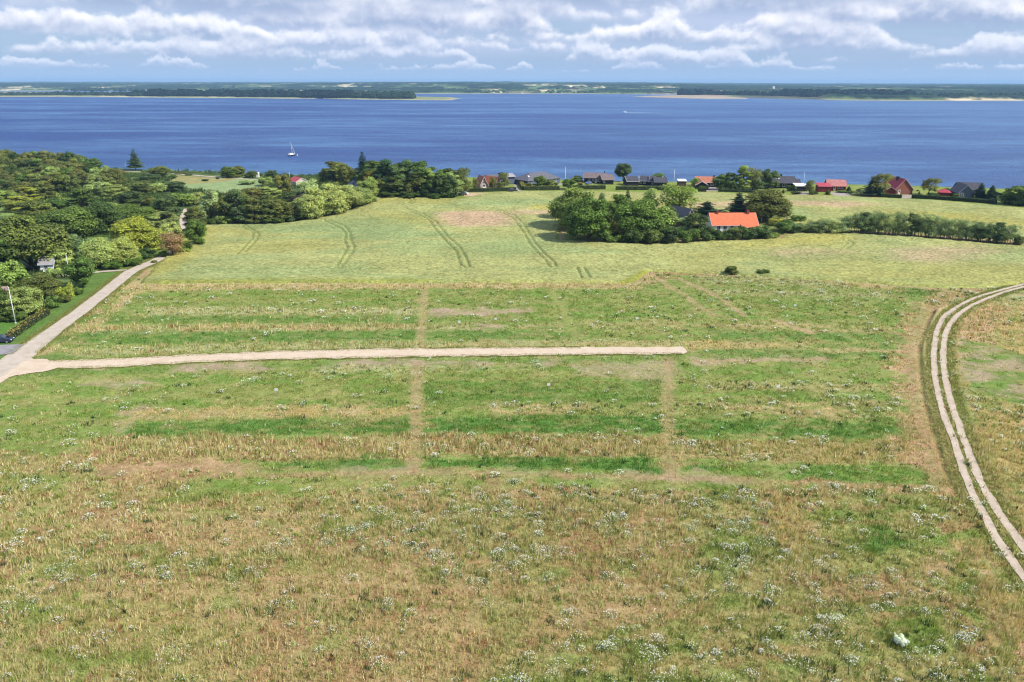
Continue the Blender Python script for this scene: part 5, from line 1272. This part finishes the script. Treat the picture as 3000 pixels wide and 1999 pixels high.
    for (u, ww) in doors:
        x = u*L; d = MB(); d.box(x-ww/2, x+ww/2, -.05, .03, 0, 2.05); do = d.build('door', M_WHITE, o)
        p = MB(); p.box(x-ww/2+.18, x+ww/2-.18, -.062, -.045, .9, 1.85); p.build('pane', M_GLASS, do)
    for (u, v, s, hh, mm) in chim:
        c = MB(); zb = wall+rise*(1-abs(2*v-1))-.35 if kind == 'gable_x' else wall+.2
        c.box(u*L-s/2, u*L+s/2, v*D-s/2, v*D+s/2, zb, wall+rise+hh); c.box(u*L-s/2-.06, u*L+s/2+.06, v*D-s/2-.06, v*D+s/2+.06, wall+rise+hh, wall+rise+hh+.1); c.build('chimney', mm, ro)
    for (u, v, ww, hh) in sky:
        k = rise/(D/2); s = MB(); z = wall+k*v*D+.10
        s.add([(u*L-ww/2, v*D, z), (u*L+ww/2, v*D, z), (u*L+ww/2, v*D+hh, z+k*hh), (u*L-ww/2, v*D+hh, z+k*hh)]+[(u*L-ww/2, v*D, z-.1), (u*L+ww/2, v*D, z-.1), (u*L+ww/2, v*D+hh, z+k*hh-.1), (u*L-ww/2, v*D+hh, z+k*hh-.1)], [(0, 1, 2, 3), (7, 6, 5, 4), (0, 4, 5, 1), (1, 5, 6, 2), (2, 6, 7, 3), (3, 7, 4, 0)])
        s.build('skylight', M_WHITE, ro)
    return o
M_CHB = mat('chimney_brick', (.26, .07, .05), .85); M_CHK = mat('chimney_black', (.02, .02, .022), .6)
MK = mat('black_trim', (.03, .03, .034), .6)
house('white farmhouse with a bright orange tiled roof and two brick chimneys', (2086,683), (2218,681), 8.6, 2.7, 3.3, RM['orange'], M_WHITE, eave=.35, trim=mat('gutter', (.5, .5, .52), .5),
      wins=[(.14, 1.0, 1.1, 1.2), (.28, 1.0, 1.1, 1.2), (.43, 1.0, 1.1, 1.2), (.60, 1.0, 1.1, 1.2)], chim=[(.16, .46, .55, .7, M_CHB), (.84, .46, .7, .9, M_CHB)], name='farmhouse')
house('low orange roofed wing at the right front of the white farmhouse', (2176,687), (2219,686), 3.2, 2.2, .8, RM['orange'], M_WHITE, kind='shed', name='farmhouse_wing', eave=.2, cat='house wing')
house('dark grey roofed barn half hidden by trees left of the farmhouse', (2006,668), (2034,664), 9, 3.0, 3.4, RM['slate'], mat('barn_wall', (.3, .18, .14), .8), kind='gable_y', name='barn', cat='barn', trim=mat('barn_trim', (.35, .36, .4), .6))
TG = RM['tile']
house('left one of the two steep red tiled gables by the sea', (1408,553), (1428,553), 8, 2.1, 3.2, TG, mat('pale_brick', (.42, .3, .24), .8), kind='gable_y', wins=[(.5, 2.4, 1.0, .8)], doors=[(.5, 1.4)], eave=.5)
house('right one of the two steep red tiled gables by the sea', (1450,552), (1466,551), 8, 2.1, 3.0, TG, mat('pale_brick', (.42, .3, .24), .8), kind='gable_y', wins=[(.5, .9, 1.2, 1.1)], eave=.5)
house('dark grey roofed house just behind the two red gables', (1436,546), (1488,545), 8, 2.6, 2.4, RM['slate'], M_GREYW, eave=.5, trim=MK, chim=[(.7, .5, .8, .6, M_CHK)])
house('flat grey topped house with dark chimney behind the birch', (1474,541), (1508,540), 8, 3.6, 1.2, RM['grey'], M_GREYW, eave=.5, trim=MK, chim=[(.2, .5, 1.0, .5, M_CHK)])
house('blue grey house under a wide hipped slate roof', (1546,545), (1640,537), 11, 2.6, 2.9, RM['slate'], M_GREYW, kind='hip', eave=.5, wins=[(.52, .8, 1.5, 1.3), (.86, .9, 1.3, 1.1), (.15, .9, 1.2, 1.1)], sky=[(.14, .22, .8, .9)])
house('long black wooden house with a brown ribbed roof beside the round tree', (1711,536), (1768,538), 9, 2.7, 1.9, RM['dull'], M_BLACK, eave=.6, trim=mat('grey_trim', (.25, .23, .24), .6), wins=[(.26, 1.0, .9, .9), (.45, 1.0, .7, .7), (.75, .9, 1.5, 1.0)], doors=[(.60, .9)], chim=[(.98, .5, .3, .9, M_CHK)])
house('near wing of the long black wooden house with window in its end', (1766,541), (1797,541), 8, 2.5, 1.9, RM['dull'], M_BLACK, eave=.6, trim=mat('grey_trim', (.25, .23, .24), .6), wins=[(.12, .9, .8, .9)], name='house_wing', cat='house wing')
house('leftmost black house of the stepped seaside terrace', (1838,545), (1871,545), 8, 2.3, 1.8, RM['black'], M_BLACK, eave=.4)
house('black terrace house with three white windows, second in the step', (1872,543), (1902,544), 8, 2.3, 1.8, RM['black'], M_BLACK, eave=.4, wins=[(.15, .9, .8, .9), (.5, .9, 1.0, 1.0)])
house('third black terrace house with one small white window', (1903,545), (1917,545), 8, 2.2, 1.9, RM['black'], M_BLACK, eave=.4, wins=[(.6, .8, .7, .7)])
house('rightmost black terrace house with a grey garage front', (1918,548), (1953,548), 9, 2.2, 1.9, RM['black'], M_BLACK, eave=.4, trim=MK, chim=[(.75, .5, .4, .4, M_WHITE)])
house('small brown shed with a flat white roof between the hedges', (1987,546), (2010,546), 4, 2.4, .5, RM['white'], mat('brown_boards', (.10, .06, .05), .7), kind='shed', name='shed', cat='shed', eave=.25)
house('orange tiled house with its ridge along the sea', (2040,548), (2100,549), 8, 2.4, 2.1, RM['tile'], M_BLACK, eave=.5, wins=[(.75, .8, 1.5, 1.4)], chim=[(.88, .5, .6, .5, M_CHK)])
house('dark gabled front wing of the orange tiled house', (2038,556), (2073,556), 6, 2.2, 1.6, RM['tile'], M_BLACK, kind='gable_y', eave=.4, name='house_wing', cat='house wing')
house('low black house with a dark ribbed roof and a white skylight', (2268,552), (2326,552), 9, 2.8, 2.3, RM['black'], M_BLACK, eave=.9, trim=MK, wins=[(.18, .8, 1.5, 1.2), (.5, .8, 1.6, 1.2)], chim=[(.40, .5, .7, .8, M_CHK)], sky=[(.20, .28, 2.0, .5)])
house('small right hand wing of the low black house', (2326,550), (2341,550), 7, 2.3, 1.4, RM['black'], M_BLACK, eave=.6, trim=MK, name='house_wing', cat='house wing')
house('black shed with a bright white flat roof beside the lawn', (2331,561), (2365,561), 5, 2.3, .7, RM['white'], M_BLACK, kind='shed', name='shed', cat='shed', eave=.3)
house('dark red wooden shed with a flat crimson roof', (2397,563), (2434,564), 6, 2.5, .9, RM['red'], M_RED, kind='shed', name='shed', cat='shed', eave=.2, trim=mat('pinkish_trim', (.5, .2, .22), .6))
house('dark red wooden house under a pale red tiled roof with white windows', (2424,559), (2477,560), 7, 2.3, 2.3, RM['pink'], M_RED, eave=.45, trim=mat('red_trim', (.3, .05, .05), .6), wins=[(.58, .9, .9, .9), (.78, .9, .8, .9)], doors=[(.38, .9)])
house('red brick house with a broad gable, white door and dark chimney', (2620,570), (2672,570), 12, 2.3, 4.4, RM['red'], M_BRICK, kind='gable_y', eave=.4, doors=[(.25, 1.0)], trim=mat('pale_trim', (.5, .36, .36), .6), chim=[(.40, .4, .9, .5, M_CHK)])
house('low red shed with a brown gable roof in front of the brick house', (2590,571), (2625,572), 6, 1.9, 1.6, RM['dull'], M_RED, kind='gable_y', eave=.4, name='shed', cat='shed', trim=mat('pale_trim', (.5, .36, .36), .6))
house('little hut with a bright red hipped roof behind the long hedge', (2747,574), (2783,576), 5, 1.7, 1.3, RM['red'], M_RED, kind='hip', eave=.4, name='hut', cat='hut', trim=False)
house('dark blue grey house with a broad gable towards the hedge', (2806,580), (2852,582), 11, 2.3, 3.2, RM['slate'], M_GREYW, kind='gable_y', eave=.4, wins=[(.2, .9, 1.6, 1.1)], trim=mat('greyish_trim', (.34, .36, .42), .6))
house('rear part of the dark blue grey house with a long level ridge', (2806,571), (2872,573), 8, 2.5, 2.6, RM['black'], M_GREYW, eave=.4, trim=MK, name='house_wing', cat='house wing')
house('small white walled cottage with a weathered grey roof under the big olive tree', (120,798), (158,796), 5.5, 2.2, 1.5, RM['grey'], M_WHITE, eave=.4, wins=[(.45, .8, .8, .8)], name='cottage', cat='cottage', trim=mat('gutter', (.5, .5, .52), .5))
house('cottage with a brown weathered roof at the left picture edge', (-30,915), (36,905), 7, 2.2, 2.2, RM['thatch'], M_WHITE, eave=.5, name='cottage', cat='cottage', trim=False)
house('seaside cottage with a small bright red roof among the valley trees', (848,541), (868,543), 7, 2.2, 1.8, RM['red'], mat('cream_wall', (.6, .52, .42), .8), eave=.4, name='cottage', cat='cottage')
house('cottage with a smooth blue grey roof inside the flowering grove', (1022,560), (1053,562), 8, 2.6, 2.2, rmat('blue_slate', (.20, .20, .27)), M_WHITE, eave=.4, name='cottage', cat='cottage')
house('tiny white hut by the sea at the end of the coast path', (751,520), (758,520), 1.8, 2.6, .3, RM['white'], M_WHITE, kind='shed', name='hut', cat='hut', eave=.1)

# ------------------------------------------------------------------ flagpoles, posts, signs
def pole(label, base, top, r=.06, name='flagpole', cat='flagpole', m=None, knob=True):
    b = P(*base); h = height_to(b, top); o = tag(bpy.data.objects.new(name, None), label, cat); COL.objects.link(o); o.location = b
    t = MB(); t.tube([(0, 0, -.3), (0, 0, h*.5), (0, 0, h)], [r*1.3, r, r*.6], 10); t.build('pole', m or M_WHITE, o, True)
    k = MB(); k.tube([(0, 0, h), (0, 0, h+.05), (0, 0, h+.12), (0, 0, h+.18)], [r*.7, r*1.5, r*1.5, r*.3], 10); k.build('finial', m or M_WHITE, o, True)
    k = MB(); k.box(-.12, .12, -.12, .12, -.2, .25); k.build('foot', m or M_WHITE, o)
pole('tall white flagpole on the lawn at the left picture edge', (46,948), 845, .075)
pole('white flagpole beside the dense rounded tree and the drive', (202,797), 746, .08)
pole('white flagpole on the shore left of the single spruce', (369,499), 480, .12)
pole('white flagpole between the hipped house and the round bush', (1656,540), 490, .11)
pole('white flagpole behind the black terrace houses', (1974,536), 498, .10)
pole('thin white flagpole between the two black houses and the sea', (2353,548), 504, .09)
pole('tall white flagpole on the farm lawn in front of the big beech', (2231,648), 584, .10)
pole('thin white flagpole standing behind the small red cottage roof', (850,532), 506, .09)
pole('slim white flagpole in front of the highest spruce of the seaside grove', (1064,534), 507, .10)
pole('short white flagpole at the end of the blue grey cottage roof', (1051,548), 527, .09)
M_POST = mat('weathered_post', (.36, .30, .20), .9, .2)
for lab, b, t in (('number board on a post in the green strip left of the first path', (811,1160), 1138), ('number board on a post between the two paths below the sandy road', (1607,1145), 1123), ('number board on a post just above the bare strip', (1452,948), 931),
                  ('number board on a post above the middle of the sandy road', (1866,946), 930), ('number board on a post in the right part of the lower plots', (2277,1158), 1129), ('number board on a post far right in the upper plots', (2328,908), 892), ('blue tinted board on a post left of the soil strip', (1346,954), 940)):
    v = P(*b); h = height_to(v, t); o = tag(bpy.data.objects.new('plot_sign', None), lab, 'sign', 'boards marking the building plots'); COL.objects.link(o); o.location = v
    m = MB(); m.box(-.04, .04, -.03, .03, -.2, h-.02); m.build('post', M_POST, o); m = MB(); m.box(-.26, .26, -.055, -.032, h-.42, h); m.build('board', M_WHITE, o)
for lab, b, t in (('thin reddish marker stake near the end of the first path', (1213,1387), 1373), ('thin reddish marker stake near the end of the second path', (1979,1400), 1388)):
    v = P(*b); h = height_to(v, t); m = MB(); m.tube([(0, 0, -.2), (0, 0, h)], .03, 6); o = m.build('marker_stake', mat('red_stake', (.4, .12, .06), .8)); o.location = v; tag(o, lab, 'stake')
# ------------------------------------------------------------------ vehicles
def car(label, px, py, rz, paint, name='parked_car'):
    v = P(px, py); o = tag(bpy.data.objects.new(name, None), label, 'car'); COL.objects.link(o); o.location = v; o.rotation_euler.z = rz
    prof = [(-2.1, .35), (-2.15, .75), (-2.0, .95), (-1.55, 1.02), (-1.2, 1.42), (.35, 1.46), (1.0, 1.02), (1.85, .88), (2.12, .62), (2.1, .35)]
    m = MB(); n = len(prof); vs = [(x, -.86 if z < 1.1 else -.68, z) for x, z in prof]+[(x, .86 if z < 1.1 else .68, z) for x, z in prof]
    m.add(vs, [tuple(range(n)), tuple(range(2*n-1, n-1, -1))]+[(i, (i+1) % n, (i+1) % n+n, i+n)[::-1] for i in range(n)]); m.build('body', paint, o)
    w = MB()
    w.add([(.42, -.66, 1.43), (.42, .66, 1.43), (1.0, .80, 1.05), (1.0, -.80, 1.05)], [(0, 3, 2, 1)]); w.v = [(a+.02, b, c+.02) for a, b, c in w.v]; w.build('windscreen', M_GLASS, o)
    for s in (-1, 1):
        w = MB(); w.add([(-1.35, s*.80, 1.06), (.85, s*.80, 1.06), (.33, s*.70, 1.38), (-1.12, s*.70, 1.38)], [(0, 1, 2, 3)]); w.v = [(a, b+s*.03, c) for a, b, c in w.v]; w.build('side_window', M_GLASS, o)
    for x in (-1.35, 1.35):
        for s in (-1, 1):
            t = MB(); t.tube([(x, s*.70, .33), (x, s*.90, .33)], .33, 14); wh = t.build('wheel', mat('tyre', (.02, .02, .02), .8), o); t = MB(); t.tube([(x, s*.88, .33), (x, s*.915, .33)], .19, 10); t.build('rim', mat('rim', (.5, .5, .52), .35, metal=.8), wh)
    for s in (-1, 1):
        t = MB(); t.box(2.02, 2.13, s*.62-.16, s*.62+.16, .62, .74); t.build('headlight', M_WHITE, o)
def paint(n, c): return mat(n, c, .3, .03, spec=.6)
car('small metallic blue car parked on the lawn of the long black house', 1724, 540, R(-125), paint('blue_paint', (.10, .14, .30)))
car('light grey car parked where the grove meets the hedged gardens', 1357, 571, R(160), paint('silver_paint', (.62, .64, .68)))
car('black car nosing out behind the yellow tipped hedge at the left', 4, 1004, R(10), paint('black_paint', (.02, .03, .05)))
car('dark car parked by the end of the long hedge beside the narrow lane', 1502, 562, R(10), paint('dark_paint', (.03, .035, .04)))
# ------------------------------------------------------------------ boats and buoy
def sailboat():
    v = on_plane(855, 457); o = tag(bpy.data.objects.new('sailing_boat', None), 'white sailing boat with furled sail moored off the left shore', 'boat'); COL.objects.link(o); o.location = v
    o.rotation_euler.z = R(72); L = 9.6
    m = MB(); secs = [(-L/2, .95, .9), (-L/4, 1.45, 1.0), (0, 1.6, 1.05), (L/4, 1.2, 1.2), (L*.42, .5, 1.35), (L/2, .05, 1.45)]; k = 5
    for x, w, h in secs:
        for i in range(k):
            a = -1+2*i/(k-1); m.v.append((x, a*w, h if abs(a) == 1 else (-.3 if a == 0 else .15)))
    for s in range(len(secs)-1):
        for i in range(k-1): m.f.append((s*k+i, (s+1)*k+i, (s+1)*k+i+1, s*k+i+1))
        m.f.append((s*k, s*k+k-1, (s+1)*k+k-1, (s+1)*k))
    m.f.append((0, 1, 2, 3, 4)); m.build('hull', mat('navy_hull', (.05, .06, .13), .4), o)
    d = MB()
    for x, w, h in secs: d.v += [(x, -w*.98, h+.04), (x, w*.98, h+.04)]
    for s in range(len(secs)-1): d.f.append((2*s, 2*s+2, 2*s+3, 2*s+1))
    d.build('deck', mat('cream_deck', (.7, .66, .6), .5), o)
    c = MB(); c.box(-1.6, 2.0, -.85, .85, 1.0, 1.62); c.box(-3.4, -1.5, -1.0, 1.0, 1.0, 2.1); c.build('cabin', M_WHITE, o)
    h = height_to(v, 416); t = MB(); t.tube([(1.0, 0, 1.0), (-.2, 0, h)], [.13, .09], 8); t.build('mast', M_WHITE, o)
    t = MB(); t.tube([(4.6, 0, 1.4), (0, 0, h*.88)], [.14, .10], 8); t.build('furled_sail', M_WHITE, o)
    t = MB(); t.tube([(1.0, 0, 2.1), (-3.0, 0, 2.2)], [.16, .12], 8); t.build('boom', M_WHITE, o)
    t = MB(); t.tube([(.45, -.9, h*.5), (.45, .9, h*.5)], .05, 6); t.build('spreader', M_WHITE, o)
    b = on_plane(871, 456); m = MB(); m.tube([(0, 0, -.2), (0, 0, .1), (0, 0, .5), (0, 0, .8)], [.25, .55, .5, .15], 12); q = m.build('mooring_buoy', M_WHITE, None, True); q.location = b; tag(q, 'small white mooring buoy right beside the sailing boat', 'buoy')
    b = on_plane(1831, 330); o = tag(bpy.data.objects.new('motor_boat', None), 'white motor boat speeding to the left far out on the water', 'boat'); COL.objects.link(o); o.location = b; o.rotation_euler.z = R(180)
    m = MB(); m.add([(-4, -1.2, 0), (-4, 1.2, 0), (1.5, 1.2, .1), (1.5, -1.2, .1), (-4, -1.3, 1.2), (-4, 1.3, 1.2), (1.5, 1.3, 1.6), (1.5, -1.3, 1.6), (5, 0, 2.0), (4.2, 0, .8)], [(0, 1, 5, 4), (0, 4, 7, 3), (1, 2, 6, 5), (3, 7, 8, 9), (2, 9, 8, 6), (4, 5, 6, 8, 7), (0, 3, 9, 2, 1)]); m.build('hull', M_WHITE, o)
    m = MB(); m.box(-1.5, 1.2, -.9, .9, 1.3, 2.5); m.build('cabin', M_WHITE, o)
    e = [on_plane(a, c) for a, c in ((1833, 330), (1845, 330.2), (1870, 330.1), (1910, 329.8), (1975, 329.3))]; w = [2.0, 3.2, 2.4, 1.3, .3]; m = MB()
    for p, s in zip(e, w): m.v += [(p.x, p.y-s*1.6, SEA_Z+.06), (p.x, p.y+s*1.6, SEA_Z+.06)]
    for i in range(4): m.f.append((2*i, 2*i+2, 2*i+3, 2*i+1))
    tag(m.build('foam_wake', mat('foam', (.40, .50, .66), .9, .3, .3)), kind='structure')
sailboat()
def far_things():
    for lab, px, h in (('leftmost of the three far wind turbines on the right horizon', 2671, 242), ('middle one of the three far wind turbines on the right horizon', 2746, 242), ('rightmost of the three far wind turbines on the right horizon', 2818, 243)):
        d = ray(px, 251); t = 9000/d.y; b = Vector((d.x*t, 9000, CAM_H+d.z*t)); b.z = min(b.z, 30); hh = 70
        o = tag(bpy.data.objects.new('wind_turbine', None), lab, 'wind turbine', 'wind turbines on the horizon'); COL.objects.link(o); o.location = (b.x, b.y, -5)
        m = MB(); m.tube([(0, 0, 0), (0, 0, hh)], [2.0, 1.2], 8); m.build('tower', M_WHITE, o); m = MB(); m.box(-1.6, 1.6, -5, 2, hh-1.5, hh+1.8); m.build('nacelle', M_WHITE, o)
        for k in range(3):
            a = R(20+120*k); m = MB(); m.tube([(0, -5.5, hh), (math.sin(a)*18, -5.6, hh+math.cos(a)*18)], [1.1, .35], 4); m.build('blade', M_WHITE, o)
    q = on_plane(2265, 270.5); o = tag(bpy.data.objects.new('water_tower', None), 'small white tower among the far trees across the water', 'tower'); COL.objects.link(o); o.location = (q.x, q.y, 2)
    m = MB(); m.tube([(0, 0, 0), (0, 0, 16)], [6.5, 5.5], 12); m.build('shaft', M_WHITE, o); m = MB(); m.tube([(0, 0, 16), (0, 0, 19), (0, 0, 22)], [7, 7, .5], 12); m.build('cap', RM['white'], o)
far_things()
# ------------------------------------------------------------------ the hazy air
def haze():
    m = bpy.data.materials.new('hazy_air'); m.use_nodes = True; m.node_tree.nodes.clear(); g = NT(m.node_tree)
    v = g.node('ShaderNodeVolumePrincipled'); v.inputs['Density'].default_value = HAZE; v.inputs['Color'].default_value = (.42, .69, 1.0, 1); v.inputs['Anisotropy'].default_value = 0.0
    o = g.node('ShaderNodeOutputMaterial'); g.l.new(v.outputs[0], o.inputs['Volume'])
    b = MB(); b.box(-25000, 25000, -300, 25000, -18, 90); q = b.build('haze', m); tag(q, kind='stuff')
HAZE = 6.5e-5
haze()
